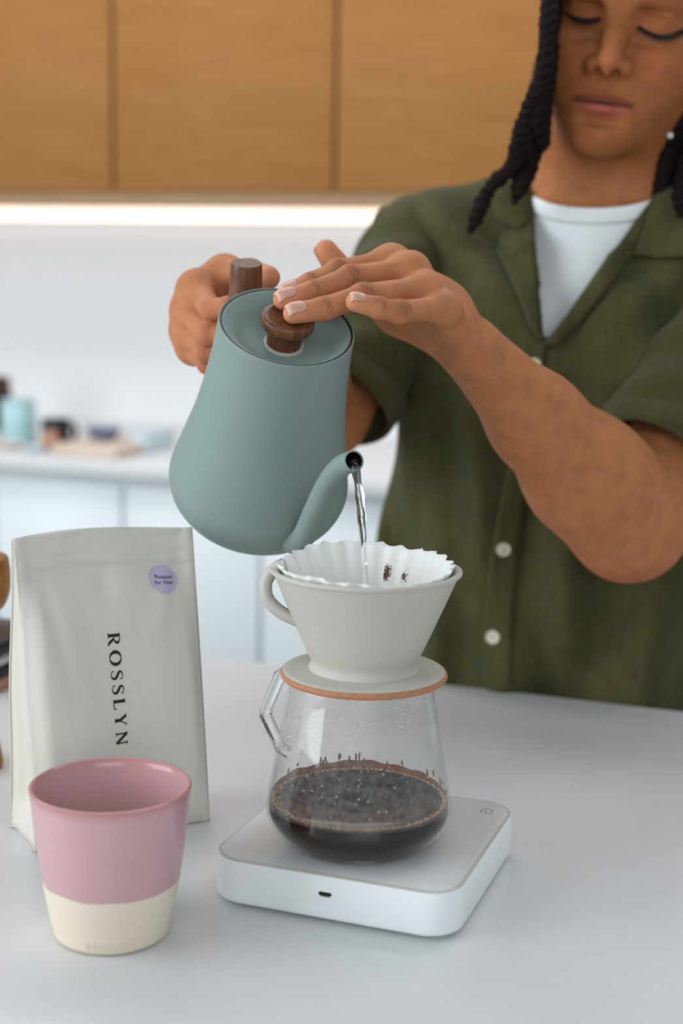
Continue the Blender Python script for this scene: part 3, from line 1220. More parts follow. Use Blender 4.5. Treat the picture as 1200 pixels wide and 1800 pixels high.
# folded foot
mesh_obj('base_panel', [(-.001, .0, .0012), (BW+.001, .0, .0012), (BW-.006, BD/2, .008), (BW+.001, BD, .0012), (-.001, BD, .0012), (.006, BD/2, .008)],
         [(0, 1, 2, 5), (5, 2, 3, 4)], M['pouch'], bag, False).modifiers.new('s', 'SOLIDIFY').thickness = .0008


def on_bag(px_, py_):
    """u, v of a pixel on the (flat) front panel"""
    best = None
    u, v = .5, .5
    o_ = np.array([FL[0], FL[1], ZC])
    def pr(u, v):
        l_ = front_pt(u, v)
        w = o_+bx*l_[0]-bn*l_[1]+np.array([0, 0, l_[2]])
        d = w-CAM
        return np.array([600+F_PX*(d@AR)/(d@AF), 900-F_PX*(d@AU)/(d@AF)])
    for _ in range(25):
        e = pr(u, v)-np.array([px_, py_])
        J = np.column_stack([(pr(u+.002, v)-pr(u-.002, v))/.004, (pr(u, v+.002)-pr(u, v-.002))/.004])
        d = np.linalg.solve(J, e)
        u, v = float(np.clip(u-d[0]*.8, 0, 1)), float(np.clip(v-d[1]*.8, 0, 1))
    return u, v


# word: reads downwards; baseline on the left, cap tops to the right
uA, vA = on_bag(188.5, 1114)     # start, baseline side
uB, vB = on_bag(204.5, 1311)     # end, baseline side
uT, vT = on_bag(210.5, 1112)     # start, cap side
letters, wlen = word('ROSSLYN', .335)
grp = []
for (vs, fs) in letters:
    out = []
    for (x, y) in vs:
        t = x/wlen
        u = uA+(uB-uA)*t+(uT-uA)*y*.95
        v = vA+(vB-vA)*t+(vT-vA)*y*.95
        out.append(front_pt(u, v, .0006))
    lo = mesh_obj('letter', out, fs, M['ink'], bf, False)
# round sticker
su, sv = on_bag(288, 1018)
rx = abs(on_bag(312, 1018)[0]-on_bag(264, 1018)[0])/2
ry = abs(on_bag(288, 993)[1]-on_bag(288, 1043)[1])/2
vs, fs = [front_pt(su, sv, .0007)], []
for k in range(1, 6):
    for i in range(48):
        a = 2*PI*i/48
        vs.append(front_pt(su+rx*k/5*math.cos(a), sv+ry*k/5*math.sin(a), .0007))
for i in range(48):
    fs.append((0, 1+i, 1+(i+1) % 48))
for k in range(4):
    for i in range(48):
        fs.append((1+k*48+i, 1+(k+1)*48+i, 1+(k+1)*48+(i+1) % 48, 1+k*48+(i+1) % 48))
st = mesh_obj('round_sticker', vs, fs, M['lilac'], bag)
tag(st, 'lilac round sticker')


def text_mesh(txt, size):
    cu = bpy.data.curves.new('t', 'FONT')
    cu.body = txt
    cu.size = size
    cu.align_x = 'CENTER'
    cu.resolution_u = 4
    ob = bpy.data.objects.new('t', cu)
    COL.objects.link(ob)
    dg = bpy.context.evaluated_depsgraph_get()
    me = bpy.data.meshes.new_from_object(ob.evaluated_get(dg))
    vs = [v.co[:2] for v in me.vertices]
    fs = [tuple(p_.vertices) for p_ in me.polygons]
    bpy.data.objects.remove(ob)
    bpy.data.meshes.remove(me)
    return vs, fs


for (txt, dy) in (('Roasted', .06), ('for Filter', -.34)):
    vs, fs = text_mesh(txt, .40)
    out = [front_pt(su+x*rx*.98, sv+(y+dy)*ry*1.0, .0011) for x, y in vs]
    mesh_obj('sticker_text', out, fs, M['ink'], st, False)
tag(bag, 'beige stand-up coffee bag with vertical black lettering behind the pink cup', 'bag')

# wooden knob-headed mill peeking out behind the bag
wq = ud(-62, 1027, 1.12)
mill = empty('pepper_mill', (float(wq[0]), float(wq[1]), ZC))
hz = float(wq[2])-ZC
sm = 1.12/F_PX
M['oakturn'] = mat('turned_honey_wood', srgb(168, 112, 48), .45, noise=[(60, (5, 5, 1), srgb(128, 78, 28), .38, .65)])
lathe('head', smoothed([(20*sm, hz-52*sm), (60*sm, hz-46*sm), (76*sm, hz-20*sm), (79*sm, hz+15*sm), (76*sm, hz+45*sm), (70*sm, hz+50*sm)], 30)+[(0, hz+51*sm)], M['oakturn'], mill, 64)
lathe('body', [(0, 0), (58*sm, 0)]+smoothed([(60*sm, .004), (50*sm, .03), (36*sm, .06), (30*sm, hz-60*sm), (24*sm, hz-50*sm)], 24)+[(0, hz-50*sm)], M['oakturn'], mill, 48)
tag(mill, 'honey-coloured turned wooden mill head peeking out left of the coffee bag', 'mill')
# dark layered appliance at the far left edge of the island
q0 = uz(10, 1213, ZC)
ap = empty('coffee_grinder_tray', (float(q0[0])-.10, float(q0[1])+.03, ZC))
box('base', -.09, .10, -.05, .05, 0, .012, M['tan'], ap, .003)
box('middle', -.09, .10, -.047, .05, .012, .024, M['blackc'], ap, .003)
box('deck', -.09, .10, -.045, .05, .024, .036, M['steel'], ap, .003)
box('top', -.09, .10, -.047, .05, .036, .046, M['blackc'], ap, .003)
tag(ap, 'low dark layered tray at the left picture edge below the wooden mill head', 'tray')

# ------------------------------------------------------------------ pink cup
cb = uz(197, 1636, ZC)
cup = empty('ceramic_cup', (float(cb[0]), float(cb[1]), ZC))
cdep = (cb-CAM)@AF
zr = z_at((0, 1377), cb)-ZC
rdep = (cb+np.array([0, 0, zr])-CAM)@AF
RTOP = 141.5/F_PX*rdep
RBOT = 99/F_PX*cdep
cm = bpy.data.materials.new('pink_glaze_over_raw_clay')
cm.use_nodes = True
nt = cm.node_tree
b = nt.nodes['Principled BSDF']
tc = nt.nodes.new('ShaderNodeTexCoord')
sp = nt.nodes.new('ShaderNodeSeparateXYZ')
nt.links.new(tc.outputs['Object'], sp.inputs[0])
n1 = nt.nodes.new('ShaderNodeTexNoise')
n1.inputs['Scale'].default_value = 22
n1.inputs['Detail'].default_value = 3
mpg = nt.nodes.new('ShaderNodeMapping')
mpg.inputs['Scale'].default_value = (1, 1, .2)
nt.links.new(tc.outputs['Object'], mpg.inputs[0])
nt.links.new(mpg.outputs[0], n1.inputs['Vector'])
mm = nt.nodes.new('ShaderNodeMath')
mm.operation = 'MULTIPLY_ADD'
mm.inputs[1].default_value = .0060
nt.links.new(n1.outputs[0], mm.inputs[0])
nt.links.new(sp.outputs[2], mm.inputs[2])
mr = nt.nodes.new('ShaderNodeMapRange')
GL = z_at((0, 1590), cb-np.array([AF[0], AF[1], 0])*.036)-ZC
GL = zr*.385
mr.inputs['From Min'].default_value = GL+.003
mr.inputs['From Max'].default_value = GL+.0040
nt.links.new(mm.outputs[0], mr.inputs[0])
n2 = nt.nodes.new('ShaderNodeTexNoise')
n2.inputs['Scale'].default_value = 500
nt.links.new(tc.outputs['Object'], n2.inputs['Vector'])


def mixrgb(f, a, b_):
    mx = nt.nodes.new('ShaderNodeMix')
    mx.data_type = 'RGBA'
    nt.links.new(f, mx.inputs[0])
    for s_, v_ in ((6, a), (7, b_)):
        if isinstance(v_, tuple):
            mx.inputs[s_].default_value = (*v_, 1)
        else:
            nt.links.new(v_, mx.inputs[s_])
    return mx.outputs[2]


fine = nt.nodes.new('ShaderNodeMapRange')
fine.inputs['From Min'].default_value = .30
fine.inputs['From Max'].default_value = .68
nt.links.new(n2.outputs[0], fine.inputs[0])
pink = mixrgb(fine.outputs[0], srgb(200, 160, 164), srgb(196, 155, 160))
clay = mixrgb(fine.outputs[0], srgb(226, 214, 196), srgb(222, 209, 190))
# glaze runs thinner and darker at the rim
rim = nt.nodes.new('ShaderNodeMapRange')
rim.inputs['From Min'].default_value = zr-.007
rim.inputs['From Max'].default_value = zr-.001
nt.links.new(sp.outputs[2], rim.inputs[0])
pink = mixrgb(rim.outputs[0], pink, srgb(186, 132, 136))
nt.links.new(mixrgb(mr.outputs[0], clay, pink), b.inputs['Base Color'])
rg = nt.nodes.new('ShaderNodeMapRange')
rg.inputs['To Min'].default_value = .75
rg.inputs['To Max'].default_value = .22
nt.links.new(mr.outputs[0], rg.inputs[0])
nt.links.new(rg.outputs[0], b.inputs['Roughness'])
bpn = nt.nodes.new('ShaderNodeBump')
bpn.inputs['Strength'].default_value = .5
bpn.inputs['Distance'].default_value = .0008
nt.links.new(mr.outputs[0], bpn.inputs['Height'])
nt.links.new(bpn.outputs[0], b.inputs['Normal'])
M['cup'] = cm
M['clay'] = mat('raw_clay', srgb(222, 208, 186), .8)


def cup_r(z):
    t = z/zr
    return RBOT+(RTOP-RBOT)*(t**.9)+.0012*math.sin(PI*min(1, t))


co = [(0, .0012), (RBOT-.004, .001), (RBOT-.0015, .0003), (RBOT+.0004, .0018)]+[(cup_r(zr*t), zr*t) for t in np.linspace(.05, .975, 30)] + \
     [(RTOP+.0002, zr-.0008), (RTOP-.0008, zr), (RTOP-.0020, zr-.0003)]
ci = [(cup_r(zr*t)-.0034, zr*t) for t in np.linspace(.96, .10, 26)]+[(RBOT-.010, .0058), (0, .0052)]
lathe('body', co+ci, M['cup'], cup, 128, None, 60)
letters, wlen = word('ROSSLYN', .34)
pa = uz(147, 1652, ZC+.006)
a0 = math.atan2(pa[1]-cb[1], pa[0]-cb[0])
camang = math.atan2(CAM[1]-cb[1], CAM[0]-cb[0])
lh = .0042
arc = wlen*lh/RBOT*.86
astart = camang-.05-arc/2
for (vs, fs) in letters:
    out = []
    for x, y in vs:
        a = astart+x*lh*.86/RBOT
        z = .0042+y*lh
        r = cup_r(z)+.0003
        out.append((r*math.cos(a), r*math.sin(a), z))
    mesh_obj('stamped_letter', out, fs, M['clay'], cup, False)
tag(cup, 'pink glazed ceramic cup with raw cream base in the foreground', 'cup')

# ================================================================== the person
# ------------------------------------------------------------------ implicit-surface toolkit
def smin(a, b, k):
    if k <= 0:
        return np.minimum(a, b)
    h = np.maximum(k-np.abs(a-b), 0)/k
    return np.minimum(a, b)-h*h*k*.25


class RC:                                   # round cone
    def __init__(s, a, b, r1, r2):
        s.a, s.b, s.r1, s.r2 = np.array(a, float), np.array(b, float), r1, r2
        s.c = (s.a+s.b)/2
        s.rad = np.linalg.norm(s.a-s.b)/2+max(r1, r2)

    def d(s, P):
        ba = s.b-s.a
        l2 = ba@ba
        rr = s.r1-s.r2
        a2 = l2-rr*rr
        il2 = 1/l2
        pa = P-s.a
        y = pa@ba
        z = y-l2
        w = pa*l2-np.outer(y, ba)
        x2 = np.einsum('ij,ij->i', w, w)
        y2 = y*y*l2
        z2 = z*z*l2
        k = math.copysign(1, rr)*rr*rr*x2
        out = (np.sqrt(x2*a2*il2)+y*rr)*il2-s.r1
        m1 = np.sign(z)*a2*z2 > k
        m2 = np.sign(y)*a2*y2 < k
        out = np.where(m2, np.sqrt(x2+y2)*il2-s.r1, out)
        out = np.where(m1, np.sqrt(x2+z2)*il2-s.r2, out)
        return out


class EL:                                   # ellipsoid
    def __init__(s, c, r, rot=None):
        s.c, s.r = np.array(c, float), np.array(r, float)
        s.rot = rot
        s.rad = s.r.max()

    def d(s, P):
        q = P-s.c
        if s.rot is not None:
            q = q@s.rot
        k0 = np.linalg.norm(q/s.r, axis=1)
        k1 = np.linalg.norm(q/(s.r*s.r), axis=1)+1e-9
        return k0*(k0-1)/k1


class TB:                                   # lofted upright tube
    def __init__(s, rows):
        s.t = np.array(rows, float)         # z, cx, cy, a, b
        s.c = np.array([s.t[:, 1].mean(), s.t[:, 2].mean(), s.t[:, 0].mean()])
        s.rad = (s.t[-1, 0]-s.t[0, 0])/2+.25

    def d(s, P):
        z = P[:, 2]
        g = [np.interp(z, s.t[:, 0], s.t[:, i]) for i in range(1, 5)]
        q = (np.abs((P[:, 0]-g[0])/g[2])**2.35+np.abs((P[:, 1]-g[1])/g[3])**2.35)**(1/2.35)
        d = (q-1)*np.minimum(g[2], g[3])
        return np.maximum(d, np.maximum(z-s.t[-1, 0], s.t[0, 0]-z))


class Grp:
    def __init__(s, k=.0, xf=None, margin=.03):
        s.items = []
        s.k = k
        s.xf = xf
        s.margin = margin

    def add(s, prim, k=.01):
        s.items.append(('u', k, prim))

    def sub(s, prim, k=.004):
        s.items.append(('s', k, prim))

    def d(s, P, cull=None):
        Q = P if s.xf is None else s.xf(P)
        items = s.items
        if cull is not None:
            c, r = cull
            cc = c if s.xf is None else s.xf(c[None])[0]
            items = [it for it in items if np.linalg.norm(it[2].c-cc)-it[2].rad < r+s.margin]
        out = None
        for op, k, pr in items:
            if op == 'u':
                v = pr.d(Q)
                out = v if out is None else smin(out, v, k)
            elif out is not None:
                out = -smin(-out, pr.d(Q), k)
        return out


def iso(fn, lo, hi, cell, bs=14):
    """surface-nets mesh of fn(P, cull) = 0 inside a box; fn may return None when nothing is near"""
    lo, hi = np.array(lo, float), np.array(hi, float)
    n = np.ceil((hi-lo)/cell/bs).astype(int)*bs+1
    vol = np.full(n, 1.0, np.float32)
    nb = (n-1)//bs
    half = bs*cell/2
    R = half*math.sqrt(3)
    gx = np.arange(bs+1)
    loc = np.stack(np.meshgrid(gx, gx, gx, indexing='ij'), -1).reshape(-1, 3)*cell
    for i in range(nb[0]):
        for j in range(nb[1]):
            for k in range(nb[2]):
                o = lo+np.array([i, j, k])*bs*cell
                c = o+half
                v0 = fn(c[None], (c, R))
                if v0 is None:
                    continue
                sl = np.s_[i*bs:(i+1)*bs+1, j*bs:(j+1)*bs+1, k*bs:(k+1)*bs+1]
                if abs(v0[0]) > R*1.6+.004:
                    if v0[0] < 0:
                        vol[sl] = np.minimum(vol[sl], -1.0)
                    continue
                v = fn(o+loc, (c, R))
                vol[sl] = v.reshape(bs+1, bs+1, bs+1)
    return nets(vol, lo, cell)


def nets(vol, lo, cell):
    ins = vol < 0
    c8 = [(a, b, c) for a in (0, 1) for b in (0, 1) for c in (0, 1)]
    sh = [ins[a:ins.shape[0]-1+a, b:ins.shape[1]-1+b, c:ins.shape[2]-1+c] for a, b, c in c8]
    cnt = np.zeros(sh[0].shape, np.int8)
    for s_ in sh:
        cnt += s_
    act = (cnt > 0) & (cnt < 8)
    idx = np.argwhere(act)
    vals = np.stack([vol[idx[:, 0]+a, idx[:, 1]+b, idx[:, 2]+c] for a, b, c in c8], 1)
    vals = np.clip(vals, -cell*2, cell*2)
    acc = np.zeros((len(idx), 3))
    num = np.zeros(len(idx))
    for e0 in range(8):
        for ax in range(3):
            if c8[e0][ax] == 0:
                t = list(c8[e0])
                t[ax] = 1
                e1_ = c8.index(tuple(t))
                va, vb = vals[:, e0], vals[:, e1_]
                m = (va < 0) != (vb < 0)
                tt_ = np.where(m, va/(va-vb+1e-20), 0)
                pos = np.tile(np.array(c8[e0], float), (len(idx), 1))
                pos[:, ax] += tt_
                acc += pos*m[:, None]
                num += m
    P = lo+(idx+acc/num[:, None])*cell
    imap = np.full(act.shape, -1, np.int64)
    imap[act] = np.arange(len(idx))
    faces = []
    for ax in range(3):
        a = [slice(None)]*3
        b = [slice(None)]*3
        a[ax] = slice(0, -1)
        b[ax] = slice(1, None)
        x = ins[tuple(a)]
        y = ins[tuple(b)]
        for flip in (False, True):
            e = np.argwhere((x & ~y) if not flip else (~x & y))
            o1, o2 = [(1, 2), (2, 0), (0, 1)][ax]
            ok = (e[:, o1] > 0) & (e[:, o2] > 0) & (e[:, o1] < act.shape[o1]) & (e[:, o2] < act.shape[o2])
            e = e[ok]
            q = []
            for d1, d2 in ((0, 0), (-1, 0), (-1, -1), (0, -1)):
                w = e.copy()
                w[:, o1] += d1
                w[:, o2] += d2
                q.append(imap[w[:, 0], w[:, 1], w[:, 2]])
            q = np.stack(q, 1)
            q = q[(q >= 0).all(1)]
            faces.append(q[:, ::-1] if flip else q)
    return P, np.concatenate(faces)


def relax(P, Fq, it=1, lam=.5):
    for _ in range(it):
        acc = np.zeros_like(P)
        n = np.zeros(len(P))
        for a, b in ((0, 1), (1, 2), (2, 3), (3, 0)):
            np.add.at(acc, Fq[:, a], P[Fq[:, b]])
            np.add.at(acc, Fq[:, b], P[Fq[:, a]])
            np.add.at(n, Fq[:, a], 1)
            np.add.at(n, Fq[:, b], 1)
        P = P+(acc/np.maximum(n, 1)[:, None]-P)*lam
    return P


def keep_faces(P, Fq, mask):
    Fq = Fq[mask]
    used = np.unique(Fq)
    mp = np.full(len(P), -1)
    mp[used] = np.arange(len(used))
    return P[used], mp[Fq]


def clip(P, Fq, g):
    v = g(P)
    P, Fq = keep_faces(P, Fq, (v[Fq] <= 0).any(1))
    v = g(P)
    m = v > 0
    for _ in range(5):
        Q = P[m]
        gv = g(Q)
        gr_ = np.stack([(g(Q+d)-g(Q-d))/.0006 for d in np.eye(3)*.0003], 1)
        l2 = np.maximum((gr_*gr_).sum(1), .05)
        P[m] = Q-gr_*(gv/l2)[:, None]*.9
    return P, Fq


def cast(pts, fn, start=.75, off=0.0):
    """march camera rays through pixels to a surface"""
    pts = np.atleast_2d(np.array(pts, float))
    D = np.array([ray(a, b) for a, b in pts])
    D /= np.linalg.norm(D, axis=1)[:, None]
    t = np.full(len(pts), start)
    for _ in range(90):
        t += np.clip(fn(CAM+D*t[:, None])-off, -.02, .03)*.8
    return CAM+D*t[:, None]


def grad(fn, P, h=.0008):
    g = np.stack([fn(P+d)-fn(P-d) for d in np.eye(3)*h], 1)
    return g/(np.linalg.norm(g, axis=1)[:, None]+1e-12)


# ------------------------------------------------------------------ skeleton
HO = np.array([.0657, .4322, 1.5019])
_rv = np.array([-.0543, .1323, .0683])
_th = np.linalg.norm(_rv)
_k = _rv/_th
_K = np.array([[0, -_k[2], _k[1]], [_k[2], 0, -_k[0]], [-_k[1], _k[0], 0]])
HR3 = np.eye(3)+math.sin(_th)*_K+(1-math.cos(_th))*_K@_K
HB = HR3@np.diag([1, -1, 1.])               # head-local (right, forward, up) in metres -> world


def h2w(p_):
    return np.asarray(p_, float)@HB.T+HO


def w2h(P):
    return (P-HO)@HB


SHR = ud(740, 442, 1.43)                    # her right shoulder, at the picture's left
SHL = np.array([.205, .535, 1.305])
ELR = ud(570, 730, 1.335)
WRR = ud(452, 566, 1.150)
ELL = ud(1104, 918, 1.22)
WRL = ud(832, 618, 1.085)
NB = np.array([.036, .545, 1.348])          # neck base
print('arm lengths', np.linalg.norm(SHR-ELR), np.linalg.norm(ELR-WRR), np.linalg.norm(SHL-ELL), np.linalg.norm(ELL-WRL))

base = Grp(margin=.05)
base.add(EL((-.005, .590, .96), (.148, .100, .14)), .03)
base.add(EL((.008, .585, 1.09), (.128, .092, .17)), .05)
base.add(EL((.024, .570, 1.225), (.140, .098, .135)), .05)
for sx__ in (-1, 1):
    base.add(EL((.024+sx__*.062, .492, 1.195), (.056, .044, .056)), .03)
base.add(RC(NB+np.array([-.03, .005, -.02]), SHR+np.array([.012, 0, -.004]), .046, .044), .04)
base.add(RC(NB+np.array([.03, .005, -.02]), SHL+np.array([-.012, 0, -.004]), .046, .044), .04)
# upper arms
base.add(RC(SHR, ELR, .046, .037), .03)
base.add(RC(SHL, ELL, .047, .040), .03)
# forearms
def lerp(a, b, t):
    return a+(b-a)*t


base.add(RC(ELR, lerp(ELR, WRR, .4), .036, .038), .02)
base.add(RC(lerp(ELR, WRR, .4), WRR, .038, .0245), .02)
mL = lerp(ELL, WRL, .30)
base.add(RC(ELL, mL, .0400, .0440), .045)
base.add(RC(mL, lerp(ELL, WRL, .62), .0440, .0345), .03)
base.add(RC(lerp(ELL, WRL, .62), WRL, .0345, .0235), .02)
# neck
nk1 = h2w((.0, -.078, -.075))
base.add(RC(NB+np.array([0, .004, -.02]), nk1, .0560, .0520), .03)
base.add(RC(NB+np.array([.05, .0, -.035]), h2w((.03, -.07, -.09)), .022, .016), .03)
base.add(RC(NB+np.array([-.05, .0, -.035]), h2w((-.03, -.07, -.09)), .022, .016), .03)

# ---- her left hand (flat on the knob): pixel + depth joints
LH = {
    'index': [(688, 462, 1.050), (594, 476, 1.030), (546, 499, 1.012), (505, 515, 1.001)],
    'middle': [(722, 476, 1.036), (615, 488, 1.012), (551, 514, .997), (498, 527, .987)],
    'ring': [(750, 508, 1.022), (637, 520, .998), (569, 543, .984), (516, 551, .975)],
    'pinky': [(782, 541, 1.014), (702, 548, .988), (664, 541, .974), (624, 531, .967)],
}
LR = {'index': (.0094, .0082, .0077, .0066), 'middle': (.0097, .0085, .0080, .0071), 'ring': (.0095, .0084, .0080, .0072), 'pinky': (.0086, .0077, .0072, .0064)}
fingers = []
LJ = {}
for nm_, js in LH.items():
    J = [ud(*j) for j in js]
    LJ[nm_] = J
    r = LR[nm_]
    g = Grp(margin=.02)
    g.add(RC(J[0], J[1], r[0]*.95, r[1]), 0)
    g.add(EL(J[1], (r[1]*1.04,)*3), .003)
    g.add(RC(J[1], J[2], r[1]*.95, r[2]), .003)
    g.add(RC(J[2], J[3], r[2], r[3]), .003)
    fingers.append((g, .014))
# metacarpals form the palm
MC = {'index': (824, 594, 1.094), 'middle': (830, 604, 1.086), 'ring': (834, 616, 1.080), 'pinky': (832, 628, 1.072)}
for nm_, q in MC.items():
    base.add(RC(LJ[nm_][0]+AF*.004, ud(*q), .0115 if nm_ != 'pinky' else .0105, .0130), .012)
base.add(EL(ud(770, 545, 1.062), (.022, .020, .020)), .02)
for nm_ in ('index', 'middle'):
    base.add(EL(LJ[nm_][0]-AF*.001+AU*.0008, (.0092,)*3), .009)
thumbL = [ud(800, 604, 1.100), ud(700, 552, 1.098), ud(607, 490, 1.085), ud(573, 441, 1.078)]
base.add(RC(thumbL[0], thumbL[1], .0165, .0150), .015)
g = Grp(margin=.02)
g.add(RC(thumbL[1], thumbL[2], .0130, .0112), 0)
g.add(RC(thumbL[2], thumbL[3], .0115, .0084), .004)
fingers.append((g, .012))

# ---- her right hand gripping the handle
RHJ = {
    'index': [(346, 508, 1.105), (372, 545, 1.066), (402, 540, 1.052), (420, 532, 1.062)],
    'middle': [(331, 546, 1.112), (366, 588, 1.070), (398, 588, 1.062), (416, 580, 1.074)],
    'ring': [(330, 582, 1.118), (362, 617, 1.080), (392, 620, 1.074), (412, 614, 1.084)],
    'pinky': [(341, 612, 1.124), (365, 639, 1.092), (392, 644, 1.086), (408, 640, 1.095)],
}
RJ = {}
for nm_, js in RHJ.items():
    J = [ud(*j) for j in js]
    RJ[nm_] = J
    r = LR[nm_]
    g = Grp(margin=.02)
    g.add(RC(J[0], J[1], r[0], r[1]*1.05), 0)
    g.add(RC(J[1], J[2], r[1]*1.02, r[2]), .003)
    g.add(RC(J[2], J[3], r[2], r[3]), .003)
    fingers.append((g, .012))
MCR = {'index': (424, 532, 1.146), 'middle': (430, 548, 1.150), 'ring': (436, 566, 1.152), 'pinky': (440, 584, 1.150)}
for nm_, q in MCR.items():
    base.add(RC(RJ[nm_][0], ud(*q), .0112, .0150), .012)
    base.add(EL(RJ[nm_][0]-AR*.0015, (.0108,)*3), .006)
thumbR = [ud(432, 540, 1.140), ud(394, 482, 1.118), ud(440, 478, 1.088), ud(472, 488, 1.062)]
base.add(RC(thumbR[0], thumbR[1], .0170, .0110), .012)
base.add(RC(RJ['index'][0]+AF*.006, thumbR[1], .0105, .0095), .016)
g = Grp(margin=.02)
g.add(RC(thumbR[1], thumbR[2], .0110, .0095), 0)
g.add(RC(thumbR[2], thumbR[3], .0095, .0085), .004)
fingers.append((g, .012))

# ---- head (metres, head-local: x right in the picture, y forward, z up; origin between the eyes)
head = Grp(xf=w2h, margin=.03)
mm_ = .001


def hE(c, r, k, op='u', rot=None):
    pr = EL(np.array(c)*mm_, np.array(r)*mm_, rot)
    (head.add if op == 'u' else head.sub)(pr, k*mm_)


def hR(a, b, r1, r2, k):
    head.add(RC(np.array(a)*mm_, np.array(b)*mm_, r1*mm_, r2*mm_), k*mm_)


hE((0, -84, 32), (73, 92, 86), 0)
hE((0, -44, -28), (61, 46, 62), 25)
for s_ in (-1, 1):
    hR((s_*47, -60, -56), (s_*13, -15, -94), 17, 13, 20)       # jaw
    hE((s_*34, -24, -36), (26, 22, 30), 22)                     # cheek
    hE((s_*51, -38, -14), (15, 20, 12), 18)                     # cheekbone
    hR((s_*11, 3, 17), (s_*40, -9, 21), 7.5, 7, 12)             # brow
hE((0, -11, -93), (18, 16, 13), 15)                             # chin
hE((0, -19, -68), (38, 28, 32), 24)                             # mouth mound
for s_ in (-1, 1):
    hE((s_*31, 8, 3), (17, 10, 10), 9, 's')                     # socket
    hE((s_*31, -13.5, -1), (15.5, 14.6, 13.6), 5)               # lowered lid over the eye
    hE((s_*31, 0, 10.5), (15, 4.5, 1.2), 5, 's')                 # lid crease
    hE((s_*29, 3, -15), (15, 5, 3.5), 9, 's')                   # hollow under the eye
hR((0, 2, 10), (0, 11, -18), 7.5, 8.5, 10)                      # nose bridge
hR((0, 11, -18), (0, 18.5, -36.5), 8.5, 10.2, 7)
for s_ in (-1, 1):
    hE((s_*13.0, 9.0, -40.5), (7.8, 10, 7.8), 6)                # wing
hE((0, 14, -46), (3.6, 9.5, 4.6), 3)                            # columella
for s_ in (-1, 1):
    hE((s_*7.4, 17.0, -49.0), (4.3, 6.0, 6.6), 1.5, 's')        # nostril
hE((0, 12.6, -57), (3, 5, 7), 5, 's')                           # philtrum
for s_ in (-1, 1):
    hE((s_*6.6, 4.6, -66.4), (13.5, 8.0, 4.2), 4.5)             # upper lip
    hE((s_*15, 1.5, -68.2), (10, 7.0, 3.0), 4.5)
hE((0, 5.6, -75.0), (16.0, 8.8, 5.6), 4.0)                      # lower lip
hE((0, 20, -70.7), (26, 10.5, .5), 2.6, 's')                    # mouth line
hE((0, 8.5, -85), (17, 5, 4.0), 8, 's')                         # under the lip
for s_ in (-1, 1):
    rot_ = np.array([[1, 0, 0], [0, .94, .34], [0, -.34, .94]])
    hE((s_*75, -92, -6), (6, 17, 30), 5, 'u', rot_)             # ear
    hE((s_*82, -86, -2), (4, 10, 18), 3, 's', rot_)


def body_sdf(P, cull=None):
    B = base.d(P, cull)
    H = head.d(P, cull)
    if B is None:
        B = H
    elif H is not None:
        B = smin(B, H, .022)
    out = B
    for g, k in fingers:
        f_ = g.d(P, cull)
        if f_ is None:
            continue
        v = f_ if B is None else smin(B, f_, k)
        out = v if out is None else np.minimum(out, v)
    return out


def region(lo, hi, cell):
    return iso(body_sdf, lo, hi, cell)


def bounds(pts, pad):
    A = np.array(pts)
    return A.min(0)-pad, A.max(0)+pad


meshes = []
# fine: both hands and the head; coarse: everything else
hl_lo, hl_hi = bounds(sum(LJ.values(), [])+thumbL+[WRL], .022)
hr_lo, hr_hi = bounds(sum(RJ.values(), [])+thumbR+[WRR], .022)
hd_lo, hd_hi = bounds([h2w((s_*.084, y_, z_)) for s_ in (-1, 1) for y_ in (-.18, .032) for z_ in (-.122, .122)], .004)
hd_lo[2] -= .032
fine = [(hl_lo, hl_hi, .0010), (hr_lo, hr_hi, .0013), (hd_lo, hd_hi, .0013)]


def inside(P, lo, hi, e=0.0):
    return ((P > lo+e) & (P < hi-e)).all(1)


import time as _time
_t0 = _time.time()
for lo_, hi_, cell in fine:
    meshes.append(region(lo_, hi_, cell))
    print('fine', len(meshes[-1][0]), _time.time()-_t0)
Pc, Fc = region((-.30, .06, .84), (.31, .72, 1.40), .0036)
cen = Pc[Fc].mean(1)
kill = np.zeros(len(cen), bool)
for lo_, hi_, cell in fine:
    kill |= inside(cen, lo_, hi_, .003)
Pc, Fc = keep_faces(Pc, Fc, ~kill)
meshes.append((Pc, Fc))
print('coarse', len(Pc), _time.time()-_t0)
off_ = 0
PV, PF = [], []
for P_, F_ in meshes:
    P_ = relax(P_, F_, 1, .4)
    PV.append(P_)
    PF.append(F_+off_)
    off_ += len(P_)
PV = np.concatenate(PV)
PF = np.concatenate(PF)

# ------------------------------------------------------------------ skin tone per vertex, with shade painted into creases, mouth and nostrils
def S(*c):
    return np.array(srgb(*c))


SKIN_K = (1.24, 1.18, 1.05)
tone = np.tile(S(162, 107, 75), (len(PV), 1))


def blend(mask, col):
    global tone
    m = np.clip(mask, 0, 1)[:, None]
    tone = tone*(1-m)+col*m


def gauss(P, c, r):
    q = (P-np.array(c))/np.array(r)
    return np.exp(-(q*q).sum(1))


